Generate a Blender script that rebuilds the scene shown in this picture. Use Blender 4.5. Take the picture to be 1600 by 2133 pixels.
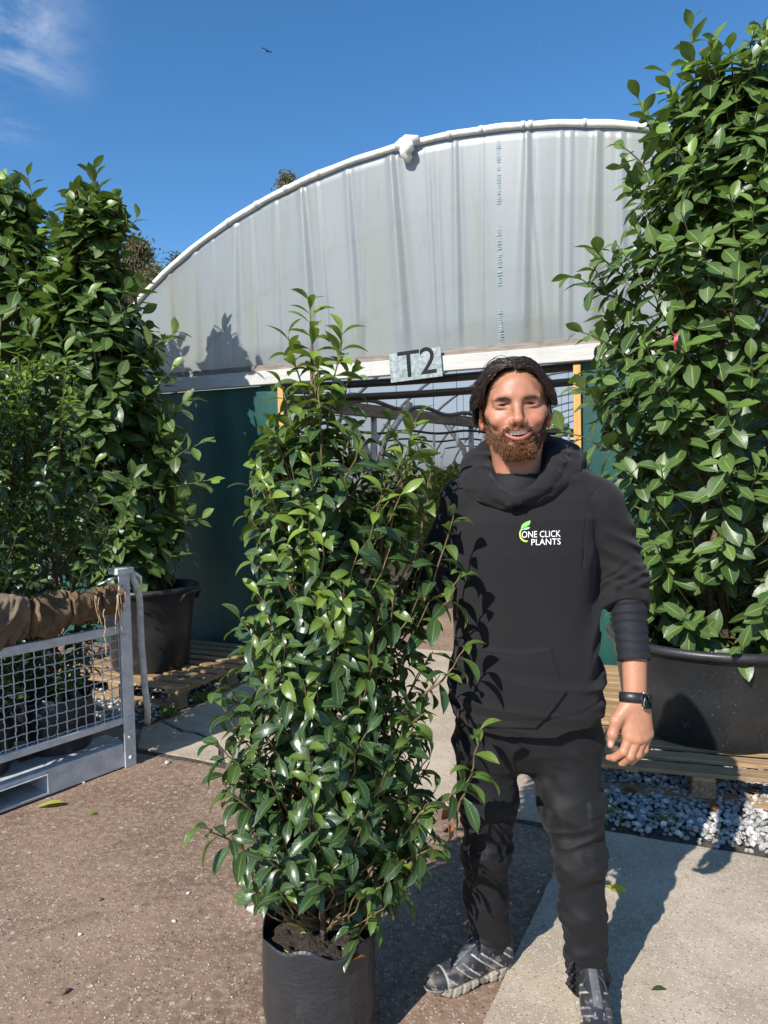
import bpy, bmesh, math, random
import numpy as np
from mathutils import Vector, Matrix, Quaternion
from mathutils.bvhtree import BVHTree
random.seed(7)
RS = np.random.RandomState(11)
for _o in list(bpy.data.objects):
    bpy.data.objects.remove(_o)
scene = bpy.context.scene
col = scene.collection
# ------------------------------------------------------------------ camera
FPX, CU, CV = 1480.0, 800.0, 1066.5          # focal length and centre, in pixels of a 1600 x 2133 frame
CAM_H, PITCH, ROLL = 1.48, math.radians(2.55), math.radians(1.2)
_fw = Vector((0, math.cos(PITCH), -math.sin(PITCH)))
_r0 = Vector((1, 0, 0))
_u0 = _r0.cross(_fw)
RGT = (_r0 * math.cos(ROLL) - _u0 * math.sin(ROLL)).normalized()
UPV = (_u0 * math.cos(ROLL) + _r0 * math.sin(ROLL)).normalized()
CAM = Vector((0, 0, CAM_H))
cam_data = bpy.data.cameras.new('camera')
cam = bpy.data.objects.new('camera', cam_data)
col.objects.link(cam)
cam.matrix_world = Matrix(((RGT.x, UPV.x, -_fw.x, 0), (RGT.y, UPV.y, -_fw.y, 0), (RGT.z, UPV.z, -_fw.z, CAM_H), (0, 0, 0, 1)))
cam_data.sensor_fit = 'VERTICAL'
cam_data.sensor_height = 36.0
cam_data.lens = FPX * 36.0 / 2133.0
cam_data.clip_start = 0.05
cam_data.clip_end = 3000
scene.camera = cam
# ------------------------------------------------------------------ light
SUN_EL, SUN_AZ = math.radians(38), math.radians(36)      # light travels towards +Y, turned 36 deg to +X
LDIR = Vector((math.sin(SUN_AZ) * math.cos(SUN_EL), math.cos(SUN_AZ) * math.cos(SUN_EL), -math.sin(SUN_EL)))
sun_data = bpy.data.lights.new('sun', 'SUN')
sun_data.energy = 4.15
sun_data.angle = math.radians(0.53)
sun_data.color = (1.0, 0.955, 0.895)
sun = bpy.data.objects.new('sun', sun_data)
sun.rotation_euler = LDIR.to_track_quat('-Z', 'Y').to_euler()
sun.location = (-6, -8, 9)
col.objects.link(sun)
world = bpy.data.worlds.new('World')
scene.world = world
world.use_nodes = True
wn, wl = world.node_tree.nodes, world.node_tree.links
wn.clear()
w_out = wn.new('ShaderNodeOutputWorld')
w_bg = wn.new('ShaderNodeBackground')
w_sky = wn.new('ShaderNodeTexSky')
w_sky.sky_type = 'NISHITA'
w_sky.sun_disc = False
w_sky.sun_elevation = SUN_EL
w_sky.sun_rotation = math.atan2(-LDIR.x, -LDIR.y)
w_sky.altitude = 600
w_sky.air_density = 1.0
w_sky.dust_density = 0.25
w_sky.ozone_density = 2.8
SKY_STRENGTH = 0.102
w_bg.inputs['Strength'].default_value = SKY_STRENGTH
# a thin wisp of cloud, placed by direction in the sky
w_tc = wn.new('ShaderNodeTexCoord')
w_sep = wn.new('ShaderNodeSeparateXYZ')
wl.new(w_tc.outputs['Generated'], w_sep.inputs[0])
def wmath(op, a, b=None, clamp=False):
    n = wn.new('ShaderNodeMath'); n.operation = op; n.use_clamp = clamp
    for i, s in enumerate((a, b)):
        if s is None: continue
        if isinstance(s, (int, float)): n.inputs[i].default_value = s
        else: wl.new(s, n.inputs[i])
    return n.outputs[0]
w_map = wn.new('ShaderNodeVectorMath'); w_map.operation = 'DIVIDE'
w_den = wn.new('ShaderNodeCombineXYZ')
zc_ = wmath('MAXIMUM', w_sep.outputs['Z'], 0.08)
for i in range(3): wl.new(zc_, w_den.inputs[i])
wl.new(w_tc.outputs['Generated'], w_map.inputs[0]); wl.new(w_den.outputs[0], w_map.inputs[1])
w_n1 = wn.new('ShaderNodeTexNoise'); w_n1.inputs['Scale'].default_value = 3.4; w_n1.inputs['Detail'].default_value = 7; w_n1.inputs['Roughness'].default_value = 0.62
w_n1.inputs['Distortion'].default_value = 0.5
wl.new(w_map.outputs[0], w_n1.inputs['Vector'])
w_dist = wn.new('ShaderNodeVectorMath'); w_dist.operation = 'DISTANCE'
w_dist.inputs[1].default_value = (-0.47, 0.73, 0.52)
wl.new(w_tc.outputs['Generated'], w_dist.inputs[0])
w_mr = wn.new('ShaderNodeMapRange'); w_mr.interpolation_type = 'SMOOTHSTEP'
w_mr.inputs['From Min'].default_value = 0.21; w_mr.inputs['From Max'].default_value = 0.05
wl.new(w_dist.outputs['Value'], w_mr.inputs['Value'])
w_mr2 = wn.new('ShaderNodeMapRange'); w_mr2.interpolation_type = 'SMOOTHSTEP'
w_mr2.inputs['From Min'].default_value = 0.36; w_mr2.inputs['From Max'].default_value = 0.75
wl.new(w_n1.outputs['Fac'], w_mr2.inputs['Value'])
w_fac = wmath('MULTIPLY', w_mr.outputs[0], w_mr2.outputs[0])
w_fac = wmath('MULTIPLY', w_fac, 0.85, True)
w_mix = wn.new('ShaderNodeMix'); w_mix.data_type = 'RGBA'
wl.new(w_fac, w_mix.inputs['Factor'])
w_hs = wn.new('ShaderNodeHueSaturation'); w_hs.inputs['Saturation'].default_value = 1.24; w_hs.inputs['Hue'].default_value = 0.499
wl.new(w_sky.outputs[0], w_hs.inputs['Color'])
wl.new(w_hs.outputs[0], w_mix.inputs['A'])
w_mix.inputs['B'].default_value = (5.0, 5.3, 5.8, 1)
wl.new(w_mix.outputs['Result'], w_bg.inputs['Color'])
wl.new(w_bg.outputs[0], w_out.inputs[0])
scene.view_settings.view_transform = 'Standard'
scene.view_settings.look = 'None'
scene.view_settings.gamma = 1.0
scene.view_settings.use_curve_mapping = False
scene.view_settings.exposure = 0.85
scene.render.engine = 'CYCLES'
scene.cycles.use_denoising = True
scene.cycles.max_bounces = 6
scene.cycles.transparent_max_bounces = 8
# ------------------------------------------------------------------ points in the place
def ray(u, v):
    return _fw + RGT * ((u - CU) / FPX) + UPV * ((CV - v) / FPX)
def P(u, v, y):
    d = ray(u, v); return CAM + d * (y / d.y)
def G(u, v, z=0.0):
    d = ray(u, v); return CAM + d * ((z - CAM_H) / d.z)
def proj(p):
    q = Vector(p) - CAM; w = q.dot(_fw)
    return (CU + FPX * q.dot(RGT) / w, CV - FPX * q.dot(UPV) / w, w)
def lerp(a, b, t): return a + (b - a) * t
def smooth(e0, e1, x):
    t = np.clip((x - e0) / (e1 - e0), 0, 1); return t * t * (3 - 2 * t)
def unit(v): return v / np.maximum(np.linalg.norm(v, axis=-1, keepdims=True), 1e-9)
# ------------------------------------------------------------------ objects
def tag(o, label=None, cat=None, group=None, kind=None):
    if label: o['label'] = label
    if cat: o['category'] = cat
    if group: o['group'] = group
    if kind: o['kind'] = kind
    return o
def empty(name, loc, label=None, cat=None, group=None, rz=0.0):
    o = bpy.data.objects.new(name, None); col.objects.link(o)
    o.empty_display_size = 0.1
    o.location = loc; o.rotation_euler = (0, 0, rz)
    return tag(o, label, cat, group)
def mesh_np(name, v, q, mat=None, sm=True, uv=None, attrs=None, colors=None):
    """v (N,3), q (M,k) faces that all have k corners, or a list of such arrays."""
    me = bpy.data.meshes.new(name)
    qs = q if isinstance(q, list) else [q]
    qs = [np.asarray(x, np.int32) for x in qs if len(x)]
    v = np.asarray(v, np.float32)
    idx = np.concatenate([x.ravel() for x in qs])
    tot = np.concatenate([np.full(len(x), x.shape[1], np.int32) for x in qs])
    start = np.concatenate([[0], np.cumsum(tot)[:-1]]).astype(np.int32)
    me.vertices.add(len(v)); me.vertices.foreach_set('co', v.ravel())
    me.loops.add(len(idx)); me.loops.foreach_set('vertex_index', idx)
    me.polygons.add(len(tot)); me.polygons.foreach_set('loop_start', start); me.polygons.foreach_set('loop_total', tot)
    me.polygons.foreach_set('use_smooth', np.full(len(tot), bool(sm)))
    if uv is not None:
        l = me.uv_layers.new(name='UVMap'); l.data.foreach_set('uv', np.asarray(uv, np.float32)[idx].ravel())
    for k, a in (attrs or {}).items():
        at = me.attributes.new(k, 'FLOAT', 'POINT'); at.data.foreach_set('value', np.asarray(a, np.float32))
    for k, a in (colors or {}).items():
        at = me.attributes.new(k, 'FLOAT_COLOR', 'POINT')
        a = np.asarray(a, np.float32)
        if a.shape[1] == 3: a = np.concatenate([a, np.ones((len(a), 1), np.float32)], 1)
        at.data.foreach_set('color', a.ravel())
    if mat: me.materials.append(mat)
    me.update(calc_edges=True); me.validate()
    return me
def link(name, me, parent=None, loc=None):
    o = bpy.data.objects.new(name, me); col.objects.link(o)
    if parent is not None: o.parent = parent
    if loc is not None: o.location = loc
    return o
class MB:
    """collects shapes in world space; build() links them as one mesh, relative to the parent's place"""
    def __init__(s): s.v = []; s.q = []; s.t = []; s.n = 0
    def add(s, v, q=None, t=None):
        v = np.asarray(v, np.float64).reshape(-1, 3)
        if q is not None and len(q): s.q.append(np.asarray(q, np.int64) + s.n)
        if t is not None and len(t): s.t.append(np.asarray(t, np.int64) + s.n)
        s.v.append(v); s.n += len(v); return s
    def box(s, c, e, ax=None, bev=0.0):
        """centre c, half extents e, optional axes (3 vectors)"""
        e = np.asarray(e, float); A = np.eye(3) if ax is None else np.array([list(a) for a in ax], float)
        if bev <= 0:
            sg = np.array([[x, y, z] for z in (-1, 1) for y in (-1, 1) for x in (-1, 1)], float)
            v = np.asarray(c, float) + (sg * e) @ A
            return s.add(v, [[0, 2, 3, 1], [4, 5, 7, 6], [0, 1, 5, 4], [2, 6, 7, 3], [0, 4, 6, 2], [1, 3, 7, 5]])
        b = min(bev, e.min() * 0.9)
        vs = []; idx = {}
        for sx in (-1, 1):
            for sy in (-1, 1):
                for sz in (-1, 1):
                    for k in range(3):
                        p = np.array([sx, sy, sz], float) * (e - b); p[k] += (sx, sy, sz)[k] * b
                        idx[(sx, sy, sz, k)] = len(vs); vs.append(p)
        q = []; t = []
        for k in range(3):
            i, j = (k + 1) % 3, (k + 2) % 3
            for sk in (-1, 1):
                def key(a, b_):
                    d = [0, 0, 0]; d[k] = sk; d[i] = a; d[j] = b_; return tuple(d) + (k,)
                f = [idx[key(-1, -1)], idx[key(1, -1)], idx[key(1, 1)], idx[key(-1, 1)]]
                q.append(f if sk > 0 else f[::-1])
            for si in (-1, 1):
                for sj in (-1, 1):
                    def kk(sk, which):
                        d = [0, 0, 0]; d[k] = sk; d[i] = si; d[j] = sj; return tuple(d) + (which,)
                    f = [idx[kk(-1, i)], idx[kk(-1, j)], idx[kk(1, j)], idx[kk(1, i)]]
                    q.append(f if si * sj < 0 else f[::-1])
        for sx in (-1, 1):
            for sy in (-1, 1):
                for sz in (-1, 1):
                    f = [idx[(sx, sy, sz, 0)], idx[(sx, sy, sz, 1)], idx[(sx, sy, sz, 2)]]
                    t.append(f if sx * sy * sz > 0 else f[::-1])
        return s.add(np.asarray(c, float) + np.array(vs) @ A, q, t)
    def tube(s, pts, r, n=6, cap=True, flat=1.0, up=None):
        pts = np.array([list(p) for p in pts], float); m = len(pts)
        r = np.full(m, r, float) if np.isscalar(r) else np.asarray(r, float)
        tg = np.gradient(pts, axis=0); tg = unit(tg)
        u0 = np.array(up if up is not None else ([0, 0, 1.0] if abs(tg[0][2]) < 0.9 else [1.0, 0, 0]), float)
        rings = []
        for i in range(m):
            a = u0 - tg[i] * u0.dot(tg[i]); a = a / max(np.linalg.norm(a), 1e-9); b = np.cross(tg[i], a); u0 = a if up is None else u0
            th = np.arange(n) * 2 * math.pi / n
            rings.append(pts[i] + r[i] * (np.cos(th)[:, None] * a * flat + np.sin(th)[:, None] * b))
        v = np.concatenate(rings); q = []
        for i in range(m - 1):
            for k in range(n):
                q.append([i * n + k, i * n + (k + 1) % n, (i + 1) * n + (k + 1) % n, (i + 1) * n + k])
        t = []
        if cap:
            v = np.concatenate([v, pts[:1], pts[-1:]]); c0, c1 = m * n, m * n + 1
            for k in range(n):
                t.append([c0, (k + 1) % n, k]); t.append([c1, (m - 1) * n + k, (m - 1) * n + (k + 1) % n])
        return s.add(v, q, t)
    def lathe(s, c, prof, n=32, wob=None):
        """prof: (r, z) from inside/bottom round; open profile"""
        th = np.arange(n) * 2 * math.pi / n; c = np.asarray(c, float); rings = []
        for (r, z) in prof:
            rr = r * (1 + (wob(th, z) if wob else 0))
            rings.append(np.stack([c[0] + rr * np.cos(th), c[1] + rr * np.sin(th), np.full(n, c[2] + z)], 1))
        q = []
        for i in range(len(prof) - 1):
            for k in range(n):
                q.append([i * n + k, i * n + (k + 1) % n, (i + 1) * n + (k + 1) % n, (i + 1) * n + k])
        return s.add(np.concatenate(rings), q)
    def grid(s, A):
        """A (m,n,3) sheet"""
        m, n = A.shape[:2]; i = np.arange(m * n).reshape(m, n)
        q = np.stack([i[:-1, :-1], i[:-1, 1:], i[1:, 1:], i[1:, :-1]], -1).reshape(-1, 4)
        return s.add(A.reshape(-1, 3), q)
    def build(s, name, mat, parent=None, sm=False, origin=None):
        v = np.concatenate(s.v); fs = []
        if s.q: fs.append(np.concatenate(s.q))
        if s.t: fs.append(np.concatenate(s.t))
        off = np.zeros(3)
        if parent is not None:
            off = np.array(world_of(parent))
        elif origin is not None:
            off = np.array(list(origin), float)
        me = mesh_np(name, v - off, fs, mat, sm)
        return link(name, me, parent, None if parent is not None else off.tolist())
def world_of(o):
    p = Vector((0, 0, 0))
    while o is not None: p = p + o.location; o = o.parent
    return p
# ------------------------------------------------------------------ materials
def new_mat(name):
    m = bpy.data.materials.new(name); m.use_nodes = True
    nt = m.node_tree; nt.nodes.clear()
    out = nt.nodes.new('ShaderNodeOutputMaterial'); b = nt.nodes.new('ShaderNodeBsdfPrincipled')
    nt.links.new(b.outputs[0], out.inputs[0])
    return m, nt, b, out
class NT:
    def __init__(s, nt): s.nt = nt
    def n(s, t, **kw):
        x = s.nt.nodes.new('ShaderNode' + t)
        for k, v in kw.items(): setattr(x, k, v)
        return x
    def put(s, sock, val):
        if isinstance(val, bpy.types.NodeSocket): s.nt.links.new(val, sock)
        elif isinstance(val, (tuple, list)) and len(val) == 3 and sock.type == 'RGBA': sock.default_value = (*val, 1)
        else: sock.default_value = val
    def math(s, op, a, b=0.0, c=None, clamp=False):
        x = s.n('Math', operation=op, use_clamp=clamp); s.put(x.inputs[0], a); s.put(x.inputs[1], b)
        if c is not None: s.put(x.inputs[2], c)
        return x.outputs[0]
    def mix(s, f, a, b, mode='MIX'):
        x = s.n('Mix', data_type='RGBA', blend_type=mode); s.put(x.inputs['Factor'], f); s.put(x.inputs['A'], a); s.put(x.inputs['B'], b)
        return x.outputs['Result']
    def noise(s, vec, scale, detail=4, rough=0.55, dist=0.0):
        x = s.n('TexNoise'); s.put(x.inputs['Scale'], scale); s.put(x.inputs['Detail'], detail); s.put(x.inputs['Roughness'], rough); s.put(x.inputs['Distortion'], dist)
        if vec is not None: s.put(x.inputs['Vector'], vec)
        return x.outputs['Fac']
    def voro(s, vec, scale, feature='F1', out='Distance', rnd=1.0):
        x = s.n('TexVoronoi', feature=feature); s.put(x.inputs['Scale'], scale); s.put(x.inputs['Randomness'], rnd)
        if vec is not None: s.put(x.inputs['Vector'], vec)
        return x.outputs[out]
    def ramp(s, f, lo, hi, a=0.0, b=1.0):
        x = s.n('MapRange', interpolation_type='SMOOTHSTEP'); s.put(x.inputs['Value'], f)
        s.put(x.inputs['From Min'], lo); s.put(x.inputs['From Max'], hi); s.put(x.inputs['To Min'], a); s.put(x.inputs['To Max'], b)
        return x.outputs[0]
    def pos(s, scale=None):
        g = s.n('NewGeometry').outputs['Position']
        if scale is None: return g
        m = s.n('VectorMath', operation='MULTIPLY'); s.put(m.inputs[0], g); m.inputs[1].default_value = scale
        return m.outputs[0]
    def obj(s, scale=None):
        g = s.n('TexCoord').outputs['Object']
        if scale is None: return g
        m = s.n('VectorMath', operation='MULTIPLY'); s.put(m.inputs[0], g); m.inputs[1].default_value = scale
        return m.outputs[0]
    def attr(s, name, out='Fac'):
        return s.n('Attribute', attribute_name=name).outputs[out]
    def bump(s, h, strength, dist=0.01):
        b = s.n('Bump'); s.put(b.inputs['Height'], h); b.inputs['Strength'].default_value = strength; b.inputs['Distance'].default_value = dist
        return b.outputs[0]
def simple(name, c1, c2=None, scale=8, rough=0.6, bump=0.0, bscale=60, metallic=0.0, stretch=None, spec=0.5, detail=5, lo=0.35, hi=0.65, bdist=0.01, objspace=False):
    m, nt, b, out = new_mat(name); k = NT(nt)
    vec = (k.obj if objspace else k.pos)(stretch)
    if c2 is None: k.put(b.inputs['Base Color'], c1)
    else: k.put(b.inputs['Base Color'], k.mix(k.ramp(k.noise(vec, scale, detail), lo, hi), c1, c2))
    b.inputs['Roughness'].default_value = rough; b.inputs['Metallic'].default_value = metallic
    b.inputs['Specular IOR Level'].default_value = spec
    if bump: k.put(b.inputs['Normal'], k.bump(k.noise(vec, bscale, 4), bump, bdist))
    return m
MAT = {}
# ================================================================== materials of the setting
def m_ground():
    m, nt, b, out = new_mat('brown_hardstanding'); k = NT(nt); p = k.pos()
    base = k.mix(k.ramp(k.noise(p, 1.6, 6, 0.6), 0.35, 0.7), (0.145, 0.092, 0.062), (0.255, 0.172, 0.12))
    base = k.mix(k.ramp(k.noise(p, 34, 5, 0.7), 0.42, 0.72), base, (0.31, 0.225, 0.16))
    base = k.mix(k.ramp(k.noise(p, 11, 5, 0.6), 0.62, 0.74), base, (0.07, 0.045, 0.033))
    base = k.mix(k.math('MULTIPLY', k.ramp(k.noise(p, 2.7, 7, .68, .6), .55, .72), .6), base, (.075, .047, .033))
    base = k.mix(k.math('MULTIPLY', k.ramp(k.noise(p, 0.9, 5, .6), .5, .75), .45), base, (.3, .21, .145))
    # pale aggregate worn flat in the surface
    v = k.n('TexVoronoi'); v.inputs['Scale'].default_value = 85; nt.links.new(p, v.inputs['Vector'])
    sep = k.n('SeparateColor'); nt.links.new(v.outputs['Color'], sep.inputs[0])
    chip = k.math('MULTIPLY', k.ramp(v.outputs['Distance'], 0.46, 0.30), k.math('GREATER_THAN', sep.outputs[0], 0.52))
    chipc = k.mix(sep.outputs[1], (0.24, 0.16, 0.115), (0.48, 0.385, 0.31))
    base = k.mix(k.math('MULTIPLY', chip, k.ramp(k.noise(p, 3.3, 4), .35, .65, .35, .9)), base, chipc)
    dk = k.math('MULTIPLY', k.ramp(v.outputs['Distance'], 0.40, 0.25), k.math('LESS_THAN', sep.outputs[0], 0.16)); base = k.mix(k.math('MULTIPLY', dk, .75), base, (.055, .035, .026))
    v2 = k.n('TexVoronoi'); v2.inputs['Scale'].default_value = 30; nt.links.new(p, v2.inputs['Vector'])
    sep2 = k.n('SeparateColor'); nt.links.new(v2.outputs['Color'], sep2.inputs[0])
    chip2 = k.math('MULTIPLY', k.ramp(v2.outputs['Distance'], 0.30, 0.20), k.math('GREATER_THAN', sep2.outputs[0], 0.9))
    base = k.mix(k.math('MULTIPLY', chip2, 0.8), base, (0.42, 0.345, 0.28))
    # far from the yard the ground is rough grass
    y = k.n('SeparateXYZ'); nt.links.new(p, y.inputs[0])
    far = k.ramp(k.math('ADD', y.outputs[1], k.math('MULTIPLY', k.noise(p, 0.7, 4), 3)), 13, 17)
    base = k.mix(far, base, (0.16, 0.15, 0.07))
    k.put(b.inputs['Base Color'], base); b.inputs['Roughness'].default_value = 0.92
    b.inputs['Specular IOR Level'].default_value = 0.25
    h = k.math('ADD', k.math('MULTIPLY', k.noise(p, 120, 4, 0.7), 0.6), k.math('MULTIPLY', chip, 0.3))
    h = k.math('ADD', h, k.math('MULTIPLY', k.noise(p, 14, 4), 0.9))
    k.put(b.inputs['Normal'], k.bump(h, 0.55, 0.008))
    return m
def m_concrete():
    m, nt, b, out = new_mat('worn_concrete'); k = NT(nt); p = k.pos()
    base = k.mix(k.ramp(k.noise(p, 2.2, 6, 0.65), 0.3, 0.72), (0.30, 0.24, 0.175), (0.46, 0.382, 0.29))
    base = k.mix(k.ramp(k.noise(p, 70, 4, 0.7), 0.5, 0.75), base, (0.52, 0.46, 0.38))
    base = k.mix(k.math('MULTIPLY', k.ramp(k.noise(p, 22, 5, 0.75), 0.58, 0.7), 0.55), base, (0.12, 0.1, 0.085))
    v = k.n('TexVoronoi'); v.inputs['Scale'].default_value = 130; nt.links.new(p, v.inputs['Vector'])
    sep = k.n('SeparateColor'); nt.links.new(v.outputs['Color'], sep.inputs[0])
    pit = k.math('MULTIPLY', k.ramp(v.outputs['Distance'], 0.4, 0.2), k.math('GREATER_THAN', sep.outputs[0], 0.6))
    base = k.mix(k.math('MULTIPLY', pit, 0.9), base, k.mix(k.math('GREATER_THAN', sep.outputs[1], .42), (0.15, 0.12, 0.095), (0.68, 0.6, 0.5)))
    k.put(b.inputs['Base Color'], base); b.inputs['Roughness'].default_value = 0.9; b.inputs['Specular IOR Level'].default_value = 0.25
    h = k.math('SUBTRACT', k.noise(p, 160, 4, 0.75), k.math('MULTIPLY', pit, 0.5))
    k.put(b.inputs['Normal'], k.bump(k.math('ADD', h, k.math('MULTIPLY', k.noise(p, 16, 3), 0.8)), 0.5, 0.006))
    return m
MAT['ground'] = m_ground(); MAT['concrete'] = m_concrete()
MAT['soil'] = simple('dark_soil', (0.018, 0.013, 0.009), (0.05, 0.036, 0.025), 40, 0.95, 0.9, 90, bdist=0.02)
MAT['bed'] = simple('dirt_bed', (0.03, 0.024, 0.018), (0.085, 0.07, 0.052), 25, 0.95, 0.8, 120, bdist=0.01)
def m_stone():
    m, nt, b, out = new_mat('white_chippings'); k = NT(nt)
    r = k.n('ObjectInfo').outputs['Random']
    p = k.pos()
    tone = k.math('ADD', k.math('MULTIPLY', r, 0.35), k.math('MULTIPLY', k.noise(p, 28, 3), 0.9))
    c = k.mix(k.ramp(tone, 0.35, 0.95), (0.26, 0.25, 0.235), (0.68, 0.665, 0.63))
    c = k.mix(k.ramp(k.noise(p, 220, 3), 0.55, 0.7), c, (0.2, 0.18, 0.16))
    k.put(b.inputs['Base Color'], c); b.inputs['Roughness'].default_value = 0.85
    k.put(b.inputs['Normal'], k.bump(k.noise(p, 300, 3), 0.4, 0.004))
    return m
MAT['stone'] = m_stone()
def m_wood(name, c1, c2, dirt=0.4):
    m, nt, b, out = new_mat(name); k = NT(nt)
    o = k.n('TexCoord').outputs['Object']
    oi = k.n('ObjectInfo').outputs['Random']
    v = k.n('VectorMath', operation='MULTIPLY'); nt.links.new(o, v.inputs[0]); v.inputs[1].default_value = (1.2, 18, 18)
    ad = k.n('VectorMath', operation='ADD'); nt.links.new(v.outputs[0], ad.inputs[0])
    cx = k.n('CombineXYZ'); k.put(cx.inputs[0], k.math('MULTIPLY', oi, 31.0)); nt.links.new(cx.outputs[0], ad.inputs[1])
    g = k.noise(ad.outputs[0], 3.0, 6, 0.6, 0.8)
    c = k.mix(k.ramp(g, 0.3, 0.7), c1, c2)
    c = k.mix(k.math('MULTIPLY', oi, 0.35), c, (c1[0] * 0.6, c1[1] * 0.62, c1[2] * 0.66))
    c = k.mix(k.math('MULTIPLY', k.ramp(k.noise(o, 9, 4), 0.5, 0.75), dirt), c, (0.12, 0.09, 0.065))
    k.put(b.inputs['Base Color'], c); b.inputs['Roughness'].default_value = 0.8; b.inputs['Specular IOR Level'].default_value = 0.3
    k.put(b.inputs['Normal'], k.bump(g, 0.35, 0.004))
    return m
MAT['pallet'] = m_wood('pallet_wood', (0.24, 0.15, 0.075), (0.42, 0.285, 0.15))
MAT['block'] = simple('chipboard_block', (0.16, 0.1, 0.05), (0.3, 0.2, 0.11), 90, 0.85, 0.6, 150)
MAT['stake'] = m_wood('yellow_stake', (0.5, 0.27, 0.08), (0.6, 0.36, 0.13), 0.1)
MAT['white_wood'] = m_wood('white_painted_wood', (0.44, 0.43, 0.395), (0.51, 0.50, 0.465), 0.15)
MAT['old_wood'] = m_wood('weathered_batten', (0.15, 0.12, 0.095), (0.3, 0.26, 0.22), 0.6)
MAT['steel'] = simple('galvanised_tube', (0.3, 0.31, 0.32), (0.42, 0.43, 0.44), 12, 0.5, metallic=0.6)
MAT['dark_pipe'] = simple('black_pipe', (0.012, 0.013, 0.014), rough=0.45)
MAT['grey_pipe'] = simple('grey_hose', (0.07, 0.07, 0.075), (0.11, 0.11, 0.115), 10, 0.55)
MAT['white_plastic'] = simple('white_plastic', (0.75, 0.75, 0.73), rough=0.5)
def m_film(name, trans, transp, tint, dirty=True):
    m, nt, b, out = new_mat(name); k = NT(nt)
    p = k.pos((1.0, 1.0, 0.18)); p1 = k.pos()
    c = tint
    if dirty:
        c = k.mix(k.math('MULTIPLY', k.ramp(k.noise(p, 3.4, 6, 0.6), 0.46, 0.72), 0.75), tint, (0.31, 0.315, 0.25))
        c = k.mix(k.math('MULTIPLY', k.ramp(k.noise(p, 14, 6, 0.75), 0.52, 0.72), 0.5), c, (0.26, 0.265, 0.24))
        c = k.mix(k.math('MULTIPLY', k.ramp(k.noise(p1, 160, 3, 0.8), 0.6, 0.76), 0.6), c, (0.5, 0.5, 0.44))
        c = k.mix(k.math('MULTIPLY', k.ramp(k.noise(p1, 75, 3, 0.8), 0.68, 0.78), 0.7), c, (0.2, 0.2, 0.18))
    k.put(b.inputs['Base Color'], c); b.inputs['Roughness'].default_value = 0.34; b.inputs['Specular IOR Level'].default_value = 0.45
    tr = k.n('BsdfTranslucent'); k.put(tr.inputs[0], c)
    mx = k.n('MixShader'); mx.inputs[0].default_value = trans
    nt.links.new(b.outputs[0], mx.inputs[1]); nt.links.new(tr.outputs[0], mx.inputs[2])
    tp = k.n('BsdfTransparent'); tp.inputs[0].default_value = (0.93, 0.96, 0.98, 1)
    mx2 = k.n('MixShader'); mx2.inputs[0].default_value = transp
    nt.links.new(mx.outputs[0], mx2.inputs[1]); nt.links.new(tp.outputs[0], mx2.inputs[2])
    nt.links.new(mx2.outputs[0], out.inputs[0])
    return m
MAT['gable_film'] = m_film('polythene_gable', 0.38, 0.05, (0.31, 0.335, 0.335))
MAT['roof_film'] = m_film('polythene_roof', 0.55, 0.10, (0.46, 0.49, 0.50), False)
def m_mesh_net():
    m, nt, b, out = new_mat('green_windbreak'); k = NT(nt); p = k.pos()
    p2 = k.pos((1, 1, 0.25))
    c = k.mix(k.ramp(k.noise(p2, 6, 5), 0.35, 0.7), (0.006, 0.05, 0.042), (0.012, 0.085, 0.07))
    sp = k.ramp(k.noise(p, 210, 2, 0.8), 0.60, 0.70)
    c = k.mix(k.math('MULTIPLY', sp, 0.5), c, (0.08, 0.26, 0.22))
    k.put(b.inputs['Base Color'], c); b.inputs['Roughness'].default_value = 0.38
    k.put(b.inputs['Normal'], k.bump(k.noise(k.pos((1, 1, 0.4)), 260, 2), 0.6, 0.003))
    return m
MAT['green_net'] = m_mesh_net()
# ================================================================== the ground
TH = math.radians(24)
E1 = Vector((math.cos(TH), -math.sin(TH), 0)); E2 = Vector((math.sin(TH), math.cos(TH), 0))
gm = MB(); N_ = 24
xs = np.linspace(-1, 1, N_ + 1); xs = np.sign(xs) * np.abs(xs) ** 3 * 900
X_, Y_ = np.meshgrid(xs, xs, indexing='ij'); gm.grid(np.stack([X_, Y_ + 4, np.zeros_like(X_)], -1)[:, ::-1])
tag(gm.build('ground', MAT['ground'], None), 'brown hardstanding speckled with pale grit', 'ground', kind='structure')
def slab_piece(name, pts, top, parent, mat, thick=0.05, jit=0.004, step=0.06):
    bm = bmesh.new(); ring = []
    n = len(pts)
    for i in range(n):
        a, b = Vector(pts[i]), Vector(pts[(i + 1) % n]); L = (b - a).length; m = max(1, int(L / step))
        m = min(m, 60)
        for j in range(m):
            p = a.lerp(b, j / m); ring.append((p.x + random.uniform(-jit, jit), p.y + random.uniform(-jit, jit)))
    off = world_of(parent)
    t1 = [bm.verts.new((x - off.x, y - off.y, top - off.z)) for x, y in ring]
    t0 = [bm.verts.new((x - off.x, y - off.y, top - thick - off.z)) for x, y in ring]
    f = bm.faces.new(t1)
    for i in range(len(ring)):
        j = (i + 1) % len(ring); bm.faces.new((t0[i], t0[j], t1[j], t1[i]))
    bmesh.ops.triangulate(bm, faces=[f])
    bmesh.ops.recalc_face_normals(bm, faces=bm.faces)
    me = bpy.data.meshes.new(name); bm.to_mesh(me); bm.free(); me.materials.append(mat)
    return link(name, me, parent)
pav = empty('concrete_path', (0, 4, 0)); tag(pav, 'pale worn concrete slabs in front of the tunnel door', 'path', kind='structure')
L0 = G(288, 1562); J1 = G(1068, 1706)
crack = [G(341, 1507), G(383, 1527), G(409, 1530), G(439, 1541), G(461, 1563), G(465, 1591)]
gx = [Vector((-0.012, -0.012, 0))] * 6
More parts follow.
